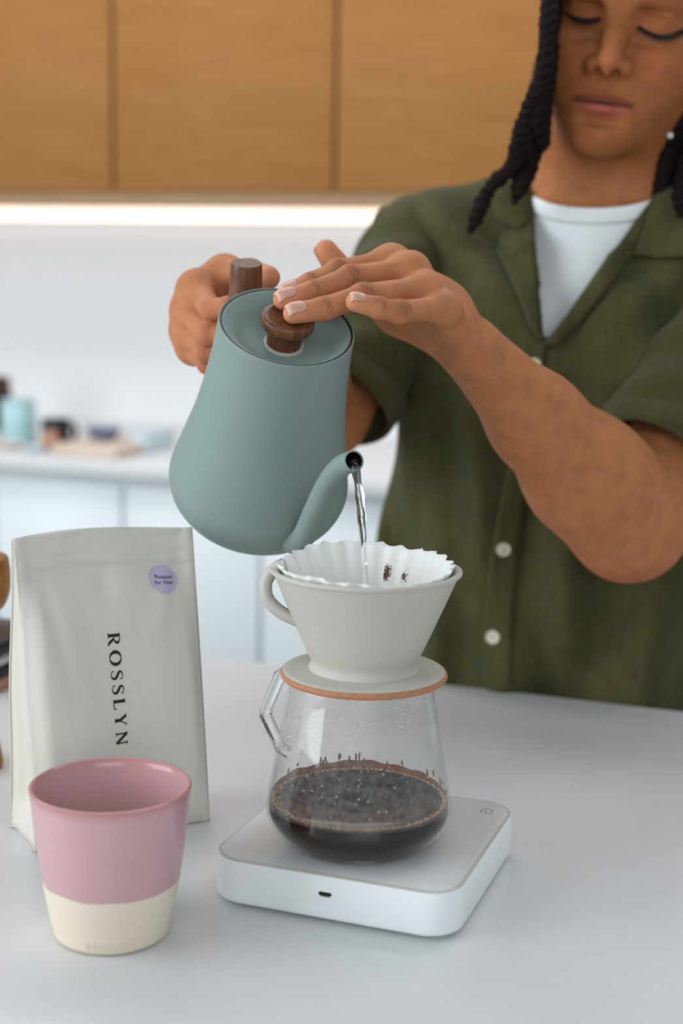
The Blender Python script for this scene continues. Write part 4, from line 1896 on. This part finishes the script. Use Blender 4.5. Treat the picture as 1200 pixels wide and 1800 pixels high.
# hands a little lighter and pinker
for J_ in list(LJ.values())+list(RJ.values()):
    for j_ in J_:
        blend(gauss(PV, j_, (.035,)*3)*.30, S(168, 114, 85))
for j_ in (LJ['index'][3], LJ['middle'][3], LJ['ring'][3], LJ['pinky'][3], thumbL[3], thumbR[3]):
    blend(gauss(PV, j_, (.012,)*3)*.7, S(200, 138, 112))
for nm_ in LJ:
    for a_, r_ in ((1, .0075), (2, .0045)):
        blend(gauss(PV, LJ[nm_][a_]-AF*.006+AU*.004, (r_,)*3)*.55, S(132, 82, 58))
for nm_ in RJ:
    blend(gauss(PV, RJ[nm_][1]-AF*.006, (.008,)*3)*.6, S(150, 86, 66))
    blend(gauss(PV, RJ[nm_][0]-AR*.006, (.010,)*3)*.35, S(186, 122, 98))
def crease_shade(j, prev, nxt, spread, n_, w):  # shade of the knuckle folds painted as dark lines, not modelled
    ax = (nxt-prev)/np.linalg.norm(nxt-prev)
    rel = PV-j
    s__ = rel@ax
    lat = np.linalg.norm(rel-np.outer(s__, ax), axis=1)
    side_ = (rel@(-AF*.8+AU*.6))
    base_m = (lat < .014)*np.clip(side_/.004, 0, 1)*np.exp(-(s__/spread)**2)
    for k in range(n_):
        off = (k-(n_-1)/2)*.0022
        wig = .0005*np.sin(rel@np.cross(ax, AF)*900+k*2)
        blend(base_m*np.exp(-((s__-off+wig)/.00055)**2)*w, S(96, 56, 38))


for nm_ in LJ:
    crease_shade(LJ[nm_][1], LJ[nm_][0], LJ[nm_][2], .006, 4, .6)
    crease_shade(LJ[nm_][2], LJ[nm_][1], LJ[nm_][3], .004, 2, .5)
blend(gauss(PV, ELL-AU*.035, (.03,)*3)*.5, S(150, 88, 64))
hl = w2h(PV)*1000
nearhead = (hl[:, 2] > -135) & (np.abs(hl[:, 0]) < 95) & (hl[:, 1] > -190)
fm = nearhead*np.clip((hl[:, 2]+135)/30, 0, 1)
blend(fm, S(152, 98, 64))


def hb(c, r, col, w):
    blend(nearhead*gauss(hl, c, r)*w, col)


for s_ in (-1, 1):
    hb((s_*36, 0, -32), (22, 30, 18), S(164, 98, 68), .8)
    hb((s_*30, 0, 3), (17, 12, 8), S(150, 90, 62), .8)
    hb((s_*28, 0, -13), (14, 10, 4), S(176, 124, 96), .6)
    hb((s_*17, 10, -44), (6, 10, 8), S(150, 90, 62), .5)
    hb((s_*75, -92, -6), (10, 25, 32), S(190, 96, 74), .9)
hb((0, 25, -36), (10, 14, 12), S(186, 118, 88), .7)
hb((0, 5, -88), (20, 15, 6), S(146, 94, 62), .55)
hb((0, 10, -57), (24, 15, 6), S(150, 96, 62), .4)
cb_ = 1.4*np.exp(-(hl[:, 0]/3.0)**2)+.0
lipu = nearhead*(hl[:, 1] > -4)*np.clip(1.3-np.abs(hl[:, 0]/24.5)**1.6-((hl[:, 2]+67.8+cb_*.6)/3.9)**2, 0, .4)*2.5*(hl[:, 2] > -71.2)
lipl = nearhead*(hl[:, 1] > -4)*np.clip(1.3-np.abs(hl[:, 0]/21.0)**2.0-((hl[:, 2]+74.6)/5.8)**2, 0, .4)*2.5*(hl[:, 2] <= -71.2)
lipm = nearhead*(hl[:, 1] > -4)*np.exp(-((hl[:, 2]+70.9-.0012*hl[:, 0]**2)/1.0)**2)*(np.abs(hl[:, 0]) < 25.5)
blend(lipu*.85, S(112, 60, 54))
blend(lipl*.9, S(164, 92, 86))
blend(lipm*.85, S(52, 24, 20))  # shade between the lips put into the skin colour
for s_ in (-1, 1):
    hb((s_*7.4, 17.0, -47.0), (3.8, 5.6, 4.2), S(58, 26, 16), .9)  # nostril recess darkened in the tone as painted shade

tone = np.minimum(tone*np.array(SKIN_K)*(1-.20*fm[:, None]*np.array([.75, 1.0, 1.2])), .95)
person = empty('person', (.03, .58, 0))


def body_obj(name, P_, F_, mat_, parent, smooth=True):
    me = bpy.data.meshes.new(name)
    P_ = P_-np.array(parent.location if parent is person else person.location)
    me.vertices.add(len(P_))
    me.vertices.foreach_set('co', P_.astype(np.float32).ravel())
    nf = len(F_)
    me.loops.add(nf*4)
    me.loops.foreach_set('vertex_index', F_.astype(np.int32).ravel())
    me.polygons.add(nf)
    me.polygons.foreach_set('loop_start', np.arange(0, nf*4, 4, dtype=np.int32))
    me.polygons.foreach_set('loop_total', np.full(nf, 4, np.int32))
    me.update(calc_edges=True)
    me.polygons.foreach_set('use_smooth', np.ones(nf, bool))
    me.materials.append(mat_)
    me.validate()
    o = bpy.data.objects.new(name, me)
    COL.objects.link(o)
    o.parent = parent
    return o


PL = np.array([.03, .58, 0])
ski = body_obj('body', PV, PF, M['skin'], person)
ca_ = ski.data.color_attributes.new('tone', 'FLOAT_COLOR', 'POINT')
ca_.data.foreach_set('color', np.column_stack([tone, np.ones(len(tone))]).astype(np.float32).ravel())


def pm(name, vs, fs, mat_, parent=None, auto=None, smooth=True):
    """mesh with world-space verts under the person"""
    vs = [tuple(np.asarray(v)-PL) for v in vs]
    return mesh_obj(name, vs, fs, mat_, parent or person, smooth, None, auto)


# ------------------------------------------------------------------ nails
def nail(tip, prev, dorsal, width, length, rtip):
    ax = tip-prev
    ax /= np.linalg.norm(ax)
    dn = dorsal-ax*(dorsal@ax)
    dn /= np.linalg.norm(dn)
    sd = np.cross(ax, dn)
    nu, nv = 14, 10
    end = tip+ax*rtip*.80
    pts, us__ = [], []
    for i in range(nu+1):
        u = i/nu
        for j in range(nv+1):
            v = j/nv*2-1
            wv = width/2*(1-.22*(1-min(1, u/.35))**2)*(1 if u < .85 else math.sqrt(max(.1, 1-((u-.85)/.30)**2)))
            cu = (1-v*v)
            back = (.18*v*v if u < .01 else 0)
            pts.append(end-ax*length*(1-u)*(1-.10*v*v*(1-u))+sd*v*wv+dn*.022)
    pts = np.array(pts)
    t = np.zeros(len(pts))
    for _ in range(50):
        t += np.clip(body_sdf(pts-dn*t[:, None])-.0002, -.004, .004)*.85
        t = np.minimum(t, .0275)
    Q = pts-dn*t[:, None]
    Q = Q.reshape(nu+1, nv+1, 3)
    # keep a smooth lengthwise profile
    fs = grid_faces(nv, nu)
    no = pm('fingernail', Q.reshape(-1, 3), fs, M['nail'], ski)
    no.data.materials.append(M['nail_tip'])
    for p_ in no.data.polygons:
        if p_.index//nv >= nu-2:
            p_.material_index = 1
    md_ = no.modifiers.new('s', 'SOLIDIFY')
    md_.thickness = .0005
    md_.offset = 1
    return no


dors = -AF*.80+AU*.60
nail(LJ['index'][3], LJ['index'][2], -AF*.55+AU*.85, .0092, .0125, LR['index'][3])
nail(LJ['middle'][3], LJ['middle'][2], -AF*.80+AU*.62, .0100, .0135, LR['middle'][3])
nail(LJ['ring'][3], LJ['ring'][2], -AF*.85+AU*.55, .0098, .0130, LR['ring'][3])
nail(LJ['pinky'][3], LJ['pinky'][2], -AF*.80+AU*.62, .0080, .0100, LR['pinky'][3])
nail(thumbL[3], thumbL[2], AF*.45-AR*.65+AU*.4, .0110, .0130, .0080)

# ------------------------------------------------------------------ lashes, brows
def on_skin(px_list, off=.0002):
    return cast(px_list, body_sdf, 1.0, off)


def lash_line(name, px_list, rad):
    pth = spline(on_skin(spline(px_list, 18)), 40)
    n = len(pth)
    rr_ = np.interp(np.linspace(0, 1, n), [0, .2, .55, .9, 1], [rad*.35, rad*.8, rad, rad*.75, rad*.3])
    return tube_data(pth, rr_, 8)


def lashes(px_list, rad, down, fan, n=64):
    parts = [lash_line('x', px_list, rad)]
    q = spline(px_list, n)
    P3 = on_skin(q)
    for i in range(n):
        f_ = i/(n-1)
        d_ = -AU*down-AF*.55+AR*fan*(f_-.45)
        d_ = d_/np.linalg.norm(d_)
        L = .0065+.0030*math.sin(PI*f_)+.0015*rng.random()
        a = P3[i]
        pth = [a, a+d_*L*.5-AF*.0008, a+d_*L-AF*.0016+AU*.0010]
        parts.append(tube_data(spline(pth, 6), [.00042, .0004, .00035, .0003, .0002, .0001], 5))
    return join_data(parts)


vs, fs = lashes([(984, 17), (994, 23), (1006, 29), (1020, 33), (1036, 34), (1050, 32), (1056, 31)], .0012, .75, -.9)
pm('eyelashes', vs, fs, M['lash'])
vs, fs = lashes([(1122, 45), (1134, 53), (1147, 60), (1160, 63), (1175, 62), (1190, 56), (1200, 50)], .0012, .75, .9)
pm('eyelashes', vs, fs, M['lash'])
for pl_ in ([(980, -42), (1000, -52), (1025, -54), (1050, -46)], [(1128, -34), (1155, -40), (1185, -36), (1210, -22)]):
    P3 = on_skin(spline(pl_, 40), .0002)
    parts = []
    for i in range(160):
        a = P3[int(rng.integers(0, 39))]+AU*rng.normal()*.0022
        d_ = AR*(1 if pl_[0][0] > 1100 else -1)*.8+AU*.5*rng.random()-AF*.15
        d_ /= np.linalg.norm(d_)
        parts.append(tube_data([a, a+d_*.004, a+d_*.007+AF*.001], [.0003, .00028, .0001], 4))
    vs, fs = join_data(parts)
    pm('eyebrow', vs, fs, M['lash'])

# ------------------------------------------------------------------ hair
def cap_mesh():
    bm = bmesh.new()
    bmesh.ops.create_uvsphere(bm, u_segments=64, v_segments=40, radius=1)
    for v in bm.verts:
        x, y, z = v.co
        q = np.array([x*.081, y*.099-.090, z*.092+.036])
        v.co = h2w(q)-PL
    dl = [v for v in bm.verts if (lambda q: (q[1] > -.075 and q[2] < .062-.25*max(0, -.02-q[1])) or q[2] < -.050)(w2h(np.array(v.co)+PL))]
    bmesh.ops.delete(bm, geom=dl, context='VERTS')
    return bm


hc = bm_obj('hair_cap', cap_mesh(), M['hair'], person, True)
hc.modifiers.new('s', 'SOLIDIFY').thickness = -.004


def twist(name, pts, r=.0040, pitch=.017, seed=0, taper=True):
    rs = np.random.default_rng(seed)
    L = np.linalg.norm(np.diff(pts, axis=0), axis=1).sum()
    n = max(30, int(L/.0016))
    c_ = spline(pts, n)
    T = np.gradient(c_, axis=0)
    T /= np.linalg.norm(T, axis=1)[:, None]
    s_ = np.concatenate([[0], np.cumsum(np.linalg.norm(np.diff(c_, axis=0), axis=1))])
    u = np.cross(T[0], [.3, .9, .1])
    parts = []
    fr_ = []
    for i in range(n):
        u = u-T[i]*(u@T[i])
        u /= np.linalg.norm(u)
        fr_.append((u.copy(), np.cross(T[i], u)))
    env = np.ones(n)
    if taper:
        env = np.minimum(1, np.maximum(.45, (s_[-1]-s_)/.012*.5+.45))
    ph0 = rs.random()*6.28
    wob = 1+.14*np.sin(s_/.0050+rs.random()*6)+.10*np.sin(s_/.0022+rs.random()*6)+.08*rs.normal(size=n)*.6
    for k in (0, 1):
        pth = []
        for i in range(n):
            a = ph0+2*PI*s_[i]/pitch+k*PI
            pth.append(c_[i]+(fr_[i][0]*math.cos(a)+fr_[i][1]*math.sin(a))*r*.72*env[i])
        parts.append(tube_data(np.array(pth), r*env*wob, 10))
    # loose fuzz
    for q in range(int(L/.0022)):
        i = int(rs.integers(0, n-1))
        a = rs.random()*6.28
        d_ = fr_[i][0]*math.cos(a)+fr_[i][1]*math.sin(a)+T[i]*rs.normal()*.6
        st_ = c_[i]+d_*r*1.2*env[i]
        parts.append(tube_data([st_, st_+d_*.0016+T[i]*.001, st_+d_*.0020+T[i]*.003], [.00016, .00014, .00008], 3))
    vs, fs = join_data(parts)
    return pm(name, vs, fs, M['hair'], person)


TW = [
    ([(985, -130, 1.235), (968, -60, 1.215), (965, 0, 1.208), (964, 25, 1.206), (961, 63, 1.205), (959, 95, 1.206), (955, 125, 1.208), (945, 155, 1.212), (930, 185, 1.22), (919, 218, 1.23), (908, 252, 1.245), (903, 284, 1.262), (888, 304, 1.278), (866, 324, 1.287), (849, 353, 1.288), (838, 380, 1.290), (825, 410, 1.292)], .0043),
    ([(1000, -130, 1.25), (972, -40, 1.235), (964, 40, 1.226), (962, 110, 1.228), (955, 160, 1.235), (953, 205, 1.243), (954, 240, 1.25), (957, 262, 1.255)], .0050),
    ([(990, -110, 1.255), (968, 20, 1.240), (962, 100, 1.240), (948, 160, 1.243), (933, 225, 1.258), (926, 285, 1.275), (915, 325, 1.285), (903, 358, 1.290)], .0048),
    ([(985, -90, 1.26), (968, 50, 1.252), (962, 120, 1.255), (934, 190, 1.262), (914, 245, 1.272), (912, 295, 1.285), (916, 335, 1.293)], .0050),
    ([(985, -100, 1.27), (968, 60, 1.262), (962, 140, 1.262), (950, 210, 1.268), (938, 265, 1.278), (928, 305, 1.287), (922, 330, 1.292)], .0050),
    # picture right, behind the jaw
    ([(1240, -60, 1.27), (1235, 60, 1.275), (1216, 140, 1.28), (1196, 195, 1.287), (1178, 235, 1.292), (1166, 280, 1.300), (1161, 325, 1.306), (1152, 356, 1.310)], .0054),
    ([(1262, -60, 1.28), (1250, 80, 1.285), (1228, 160, 1.29), (1202, 215, 1.297), (1186, 262, 1.305), (1178, 305, 1.312), (1168, 340, 1.316)], .0056),
    ([(1280, -60, 1.27), (1262, 100, 1.275), (1240, 190, 1.28), (1220, 250, 1.288), (1204, 300, 1.294), (1197, 345, 1.296), (1196, 384, 1.296)], .0052),
    ([(1280, -40, 1.30), (1258, 120, 1.305), (1236, 200, 1.31), (1206, 250, 1.318), (1190, 300, 1.325), (1180, 342, 1.328)], .0058),
    ([(1250, -40, 1.30), (1236, 110, 1.303), (1214, 185, 1.306), (1186, 240, 1.312), (1170, 290, 1.318), (1160, 330, 1.322)], .0058),
    ([(1300, -40, 1.28), (1282, 120, 1.285), (1262, 210, 1.29), (1246, 290, 1.295), (1236, 360, 1.295), (1232, 410, 1.292)], .0052),
]
for i, (pp_, r_) in enumerate(TW):
    twist('hair_twist', np.array([ud(*q) for q in pp_]), r_, .0165, i)
# twists down the back of the head
for i in range(9):
    a = math.radians(200+i*17.5)
    top_ = h2w((.078*math.cos(a), -.09+.096*math.sin(a), .02))
    mid_ = h2w((.084*math.cos(a), -.09+.104*math.sin(a), -.07))
    end_ = h2w((.074*math.cos(a), -.10+.085*math.sin(a), -.135-.01*(i % 3)))
    twist('hair_twist', np.array([top_, mid_, end_]), .0055, .0165, 40+i)
# pearl earring
pe = ud(1177, 238, 1.279)
lathe('earring', [(0, -.0028)]+[(.0028*math.sin(t), -.0028*math.cos(t)) for t in np.linspace(.2, PI-.2, 10)]+[(0, .0028)], M['pearl'], person, 20, Matrix.Translation(V(pe-PL)))

# ------------------------------------------------------------------ t-shirt and shirt
tee_g = base


def tee_sdf(P, cull=None):
    v = teeg.d(P, cull)
    return None if v is None else v


teeg = Grp(margin=.06)
teeg.add(EL((.008, .585, 1.09), (.134, .098, .17)), .05)
teeg.add(EL((.024, .570, 1.225), (.146, .104, .141)), .05)
for sx__ in (-1, 1):
    teeg.add(EL((.024+sx__*.062, .490, 1.195), (.060, .048, .060)), .04)
teeg.add(RC(NB+np.array([-.03, .005, -.020]), SHR+np.array([.012, 0, -.004]), .0480, .0445), .04)
teeg.add(RC(NB+np.array([.03, .005, -.020]), SHL+np.array([-.012, 0, -.004]), .0480, .0445), .04)
teeg.add(RC(NB+np.array([0, .004, -.03]), nk1, .0615, .056), .035)


def tee_fn(P, cull=None):
    v = teeg.d(P, cull)
    if v is None:
        return None
    return v+.0010*np.sin(P[:, 0]*70+P[:, 2]*55)


neck3 = cast([(936, 346), (1040, 368), (1146, 352)], tee_fn, 1.1)
nn = np.cross(neck3[1]-neck3[0], neck3[2]-neck3[0])
nn /= np.linalg.norm(nn)
if nn[2] < 0:
    nn = -nn


def tee_cut(P):
    a = (P-neck3[1])@nn
    # curve the neckline: back of the neck sits higher
    a = a-np.clip(P[:, 1]-.50, 0, .2)*.25
    return np.maximum(a, 1.0-P[:, 2])


tp, tf = iso(tee_fn, (-.13, .42, .98), (.19, .68, 1.44), .0032)
tp, tf = clip(tp, tf, tee_cut)
tee = body_obj('t_shirt', tp, tf, M['tee'], person)
tag(tee, 'white crew-neck t-shirt under the open collar')
# ribbed neckband
ring = []
cen_ = neck3.mean(0)
cen_ = NB+nn*((neck3[1]-NB)@nn)
ex = np.array([1., 0, 0])
ex = ex-nn*(ex@nn)
ex /= np.linalg.norm(ex)
ey = np.cross(nn, ex)
for i in range(120):
    a = 2*PI*i/120
    d_ = ex*math.cos(a)+ey*math.sin(a)
    lo_t, hi_t = .02, .16
    ts = np.linspace(.02, .16, 160)
    vv = tee_fn(cen_+np.outer(ts, d_))
    hit = ts[np.argmax(vv > 0)]
    ring.append((hit, d_))
vs, fs = [], []
for i, (hit, d_) in enumerate(ring):
    for (dr_, dz_) in ((-.0006, .0012), (.0012, .0010), (.0022, -.004), (.0030, -.009), (.0032, -.013), (.0016, -.0135)):
        p0 = cen_+d_*(hit+dr_)+nn*dz_
        # stay on the surface while going down
        vs.append(p0)
for i in range(120):
    for j in range(5):
        k2 = (i+1) % 120
        fs.append((i*6+j, k2*6+j, k2*6+j+1, i*6+j+1))
vs = np.array(vs)
for _ in range(3):
    dd = tee_fn(vs)
    vs = vs-grad(tee_fn, vs)*(dd-np.tile([.0002, .0012, .0013, .0013, .0011, -.0008], 120))[:, None]
pm('neckband', [tuple(v) for v in vs], fs, M['tee'], tee)

UAR = (ELR-SHR)/np.linalg.norm(ELR-SHR)
UAL = (ELL-SHL)/np.linalg.norm(ELL-SHL)
HEMR = SHR+UAR*np.linalg.norm(ELR-SHR)*.93
HEML = SHL+UAL*.243
shg = Grp(margin=.08)
shg.add(TB([(.74, -.008, .580, .172, .118), (.90, -.006, .572, .170, .120), (1.0, .002, .566, .168, .122), (1.10, .010, .560, .166, .122),
            (1.20, .020, .552, .166, .126), (1.27, .026, .556, .160, .118), (1.31, .030, .560, .14, .098)]), .04)
for sx__ in (-1, 1):
    shg.add(EL((.024+sx__*.066, .486, 1.195), (.066, .062, .07)), .05)
shg.add(RC(NB+np.array([-.04, .006, -.012]), SHR, .0560, .0560), .045)
shg.add(RC(NB+np.array([.04, .006, -.012]), SHL, .0560, .0580), .045)
shg.add(RC(SHR, HEMR+UAR*.03, .0560, .0590), .035)
shg.add(RC(SHL, HEML+UAL*.03, .0580, .0640), .035)


FA = 2.6


def folds(P):
    x, y, z = P[:, 0], P[:, 1], P[:, 2]
    fr_ = np.clip((.56-y)/.08, 0, 1)
    w = np.clip((1.27-z)/.12, 0, 1)
    a = np.sin(x*92+2.2*np.sin(z*5.5+.6)+1.3)*.0022
    a += np.sin(x*58-z*9+2.0*np.sin(z*8+2))*.0026
    a += np.sin(x*150+1.5*np.sin(z*11))*.0007
    d = a*fr_*w
    # drape below each breast point, hem roll against the counter
    d += .004*np.sin(x*40+.5)*np.clip((1.02-z)/.12, 0, 1)*fr_
    # diagonal pulls towards the shoulders
    up_ = np.clip((z-1.17)/.10, 0, 1)*fr_
    d += up_*.0020*np.sin((x-.03)*np.sign(x-.03)*85-z*75)
    d += .0016*np.sin(x*65+y*70+z*30)*np.clip((z-1.12)/.1, 0, 1)*np.clip((1.36-z)/.06, 0, 1)
    return d*FA


def shirt_fn(P, cull=None):
    v = shg.d(P, cull)
    return None if v is None else v+folds(P)


Vb = cast([(957, 606)], shirt_fn, 1.1)[0]
Vl = cast([(936, 348)], shirt_fn, 1.1)[0]
Vr = cast([(1146, 352)], shirt_fn, 1.1)[0]
Vm = cast([(1064, 456)], shirt_fn, 1.1)[0]


def line2(P, a, b):
    """signed distance in the x-z plane, positive to the right of a->b going up"""
    d = np.array([b[0]-a[0], b[2]-a[2]])
    d /= np.linalg.norm(d)
    return (P[:, 0]-a[0])*d[1]-(P[:, 2]-a[2])*d[0]


def axis_dist(P, a, b):
    ab = b-a
    t = np.clip((P-a)@ab/(ab@ab), 0, 1)
    return np.linalg.norm(P-a-np.outer(t, ab), axis=1)


NX = nk1-NB
NX /= np.linalg.norm(NX)


def shirt_cut(P):
    left = line2(P, Vb, Vl)
    right = np.maximum(-line2(P, Vb, Vm), -line2(P, Vm, Vr)) if False else np.minimum(-line2(P, Vb, Vm), 9)
    right2 = -line2(P, Vm, Vr)
    rr_ = np.where(P[:, 2] < Vm[2], right, right2)
    vee = np.minimum(np.minimum(left, rr_), (.565-P[:, 1]))
    nd = np.linalg.norm((P-NB)-np.outer((P-NB)@NX, NX), axis=1)
    hole = np.minimum(.068-nd, P[:, 2]-1.30)
    g = np.maximum(vee, hole)
    return np.maximum(g, .77-P[:, 2])


trunk = Grp(margin=.08)
trunk.items = shg.items[:-2]


def trunk_fn(P, cull=None):
    v = trunk.d(P, cull)
    return None if v is None else v+folds(P)


def sleeve_fn(pr):
    def fn(P, cull=None):
        if cull is not None and np.linalg.norm(pr.c-cull[0])-pr.rad > cull[1]+.02:
            return None
        t = (P-pr.a)@((pr.b-pr.a)/np.linalg.norm(pr.b-pr.a))
        q = P-pr.a
        w = .0022*np.sin(t*95+q[:, 0]*60-q[:, 2]*40)+.0016*np.sin(t*40+q[:, 1]*120)
        return pr.d(P)+w*np.clip(t/.05, 0, 1)
    return fn


cloth = [clip(*iso(trunk_fn, (-.27, .36, .75), (.31, .72, 1.43), .0036), shirt_cut)]
for pr_, H_, U_ in ((shg.items[-2][2], HEMR, UAR), (shg.items[-1][2], HEML, UAL)):
    lo_, hi_ = bounds([pr_.a, pr_.b], .078)
    cloth.append(clip(*iso(sleeve_fn(pr_), lo_, hi_, .0034), lambda P: (P-H_)@U_))
sp_ = np.concatenate([relax(c_[0], c_[1], 1, .3) for c_ in cloth])
sf_ = np.concatenate([c_[1]+sum(len(k_[0]) for k_ in cloth[:i]) for i, c_ in enumerate(cloth)])
shirt = body_obj('shirt', sp_, sf_, M['shirt'], person)
tag(shirt, 'olive green short-sleeved linen shirt with open collar')
md = shirt.modifiers.new('s', 'SOLIDIFY')
md.thickness = .0016
md.offset = -1
print('shirt', len(sp_), _time.time()-_t0)


def patch(name, poly, off, mat_, parent, thick=.0018, puff=0.0, cuts=5):
    """a piece of cloth laid on the shirt under a pixel outline"""
    bm = bmesh.new()
    vv = [bm.verts.new((a, b_, 0)) for a, b_ in poly]
    bm.faces.new(vv)
    bmesh.ops.subdivide_edges(bm, edges=bm.edges[:], cuts=6, use_grid_fill=False)
    bmesh.ops.triangulate(bm, faces=bm.faces[:])
    for _ in range(2):
        long_ = [e for e in bm.edges if e.calc_length() > 9]
        if long_:
            bmesh.ops.subdivide_edges(bm, edges=long_, cuts=1)
            bmesh.ops.triangulate(bm, faces=[f for f in bm.faces if len(f.verts) > 3])
    bm.verts.ensure_lookup_table()
    pts = np.array([v.co[:2] for v in bm.verts])
    bnd = np.array([v.is_boundary for v in bm.verts])
    dist = np.array([min(12., np.abs(pts[bnd]-q).sum(1).min()) for q in pts])
    Q = cast(pts, shirt_fn, 1.1, off)
    if puff:
        Q = Q-np.outer(np.minimum(dist, 12)/12*puff, AF)
    for v, q in zip(bm.verts, Q):
        v.co = q-PL
    bmesh.ops.recalc_face_normals(bm, faces=bm.faces[:])
    o = bm_obj(name, bm, mat_, parent, True)
    m_ = o.modifiers.new('s', 'SOLIDIFY')
    m_.thickness = thick
    m_.offset = 0
    return o


patch('lapel', [(937, 345), (943, 470), (950, 602), (931, 577), (899, 497), (872, 440), (884, 408), (908, 402), (924, 396)], .0042, M['shirt'], shirt, .0022, .0018)
patch('lapel', [(1146, 350), (1097, 417), (1064, 456), (1005, 540), (956, 606), (975, 609), (1023, 562), (1082, 488), (1113, 448), (1130, 405)], .0042, M['shirt'], shirt, .0022, .0018)
patch('collar', [(937, 342), (927, 392), (907, 402), (872, 386), (862, 346), (884, 318), (925, 320)], .0062, M['shirt'], shirt, .0022, .002)
patch('collar', [(1147, 346), (1130, 400), (1112, 448), (1160, 454), (1215, 450), (1226, 390), (1190, 325)], .0062, M['shirt'], shirt, .0022, .002)
# standing back of the collar around the neck
vs, fs = [], []
for i in range(61):
    a = math.radians(-25+230*i/60)
    d_ = np.array([math.cos(a), math.sin(a)*.92, 0])
    for (rr_, zz) in ((.0690, -.022), (.0675, -.004), (.0665, .016), (.0680, .024), (.0730, .022), (.0800, .004), (.0870, -.016)):
        vs.append(NB+np.array([0, .004, 0])+d_*rr_+np.array([0, 0, zz])-np.array([0, 0, .006])*math.cos(a)**2)
for i in range(60):
    for j in range(6):
        fs.append((i*7+j, (i+1)*7+j, (i+1)*7+j+1, i*7+j+1))
o = pm('collar_stand', vs, fs, M['shirt'], shirt)
o.modifiers.new('s', 'SOLIDIFY').thickness = .0018
# placket: the overlapping front edge, raised with a stitched fold
plk = [(957, 606), (955, 640), (950, 700), (936, 800), (921, 900), (908, 1000), (900, 1100), (897, 1180), (899, 1215)]
plc = spline(plk, 60)
plL = plc.copy()
plL[:, 0] -= np.interp(plc[:, 1], [606, 640, 1000, 1200], [6, 34, 50, 52])
Q1 = cast(plc, shirt_fn, 1.1, .0030)
Q2 = cast(lerp(plc, plL, .5), shirt_fn, 1.1, .0032)
Q3 = cast(plL, shirt_fn, 1.1, .0012)
vs = np.stack([Q1, lerp(Q1, Q2, .5), Q2, lerp(Q2, Q3, .6), Q3], 1).reshape(-1, 3)
o = pm('placket', [tuple(v) for v in vs], grid_faces(4, 59), M['shirt'], shirt)
m_ = o.modifiers.new('s', 'SOLIDIFY')
m_.thickness = .0022
m_.offset = 0
# buttons
for (bx_, by_) in [(939, 642), (885, 966), (866, 1120)]:
    q = cast([(bx_, by_)], shirt_fn, 1.1, .0048)
    n_ = grad(shirt_fn, q)[0]
    n_ = n_*.6-AF*.4
    n_ /= np.linalg.norm(n_)
    zq = Vector(n_).to_track_quat('Z', 'Y').to_matrix().to_4x4()
    mx_ = Matrix.Translation(V(q[0]-PL)) @ zq
    br = .0066
    bt = lathe('button', [(0, -.0012), (br*.85, -.0012), (br, -.0002), (br, .0008), (br*.9, .0015), (br*.74, .0014), (br*.68, .0009), (0, .0008)], M['button'], shirt, 32, mx_)
    for (a, b_) in ((-.0012, -.0012), (.0012, .0012)):
        tube('thread', [(a, b_, .0008), (a*.5, b_*.5, .0014), (0, 0, .0016)], [.0004, .0004, .0004], M['thread'], bt, 6)
# sleeve hems: a turned-up band
for (H_, U_, pr_) in ((HEMR, UAR, shg.items[-2][2]), (HEML, UAL, shg.items[-1][2])):
    slf = sleeve_fn(pr_)
    a1 = np.cross(U_, [0, 0, 1.])
    a1 /= np.linalg.norm(a1)
    a2 = np.cross(U_, a1)
    vs, fs = [], []
    prev = None
    for i in range(96):
        a = 2*PI*i/96
        d_ = a1*math.cos(a)+a2*math.sin(a)
        for kk, tt_ in enumerate((-.0275, -.026, -.013, -.001, .0004)):
            o_ = H_+U_*tt_
            ts = np.linspace(.02, .10, 120)
            vv = slf(o_+np.outer(ts, d_))
            pos = np.argmax(vv > 0)
            hit = ts[pos] if vv.max() > 0 else .066
            hit = min(hit, .075)
            vs.append(o_+d_*(hit+(.0016 if kk in (1, 2, 3) else .0002)))
    for i in range(96):
        for j in range(4):
            k2 = (i+1) % 96
            fs.append((i*5+j, k2*5+j, k2*5+j+1, i*5+j+1))
    o = pm('sleeve_hem', [tuple(v) for v in vs], fs, M['shirt'], shirt)

# ------------------------------------------------------------------ trousers and shoes (below the worktop)
trg = Grp(margin=.06)
trg.add(EL((-.005, .592, .93), (.160, .112, .13)), .04)
for sx__ in (-1, 1):
    trg.add(RC((sx__*.085-.005, .600, .86), (sx__*.095, .600, .48), .090, .066), .03)
    trg.add(RC((sx__*.095, .600, .48), (sx__*.10, .620, .10), .066, .058), .02)
tp, tf = iso(lambda P, c=None: trg.d(P, c), (-.25, .44, .05), (.25, .76, 1.05), .009)
body_obj('trousers', tp, tf, M['trouser'], person)
for sx__ in (-1, 1):
    sg = Grp(margin=.05)
    sg.add(RC((sx__*.10, .62, .05), (sx__*.105, .50, .038), .042, .036), .02)
    sg.add(RC((sx__*.10, .65, .045), (sx__*.10, .63, .09), .040, .046), .02)
    spx, sfx = iso(lambda P, c=None: sg.d(P, c), (sx__*.10-.08, .40, -.02), (sx__*.10+.08, .74, .16), .008)
    spx[:, 2] = np.maximum(spx[:, 2], .001)
    body_obj('shoe', spx, sfx, M['shoe'], person)
tag(person, 'person in an olive shirt with dark twisted hair pouring from the kettle', 'person')
print('person done', _time.time()-_t0)
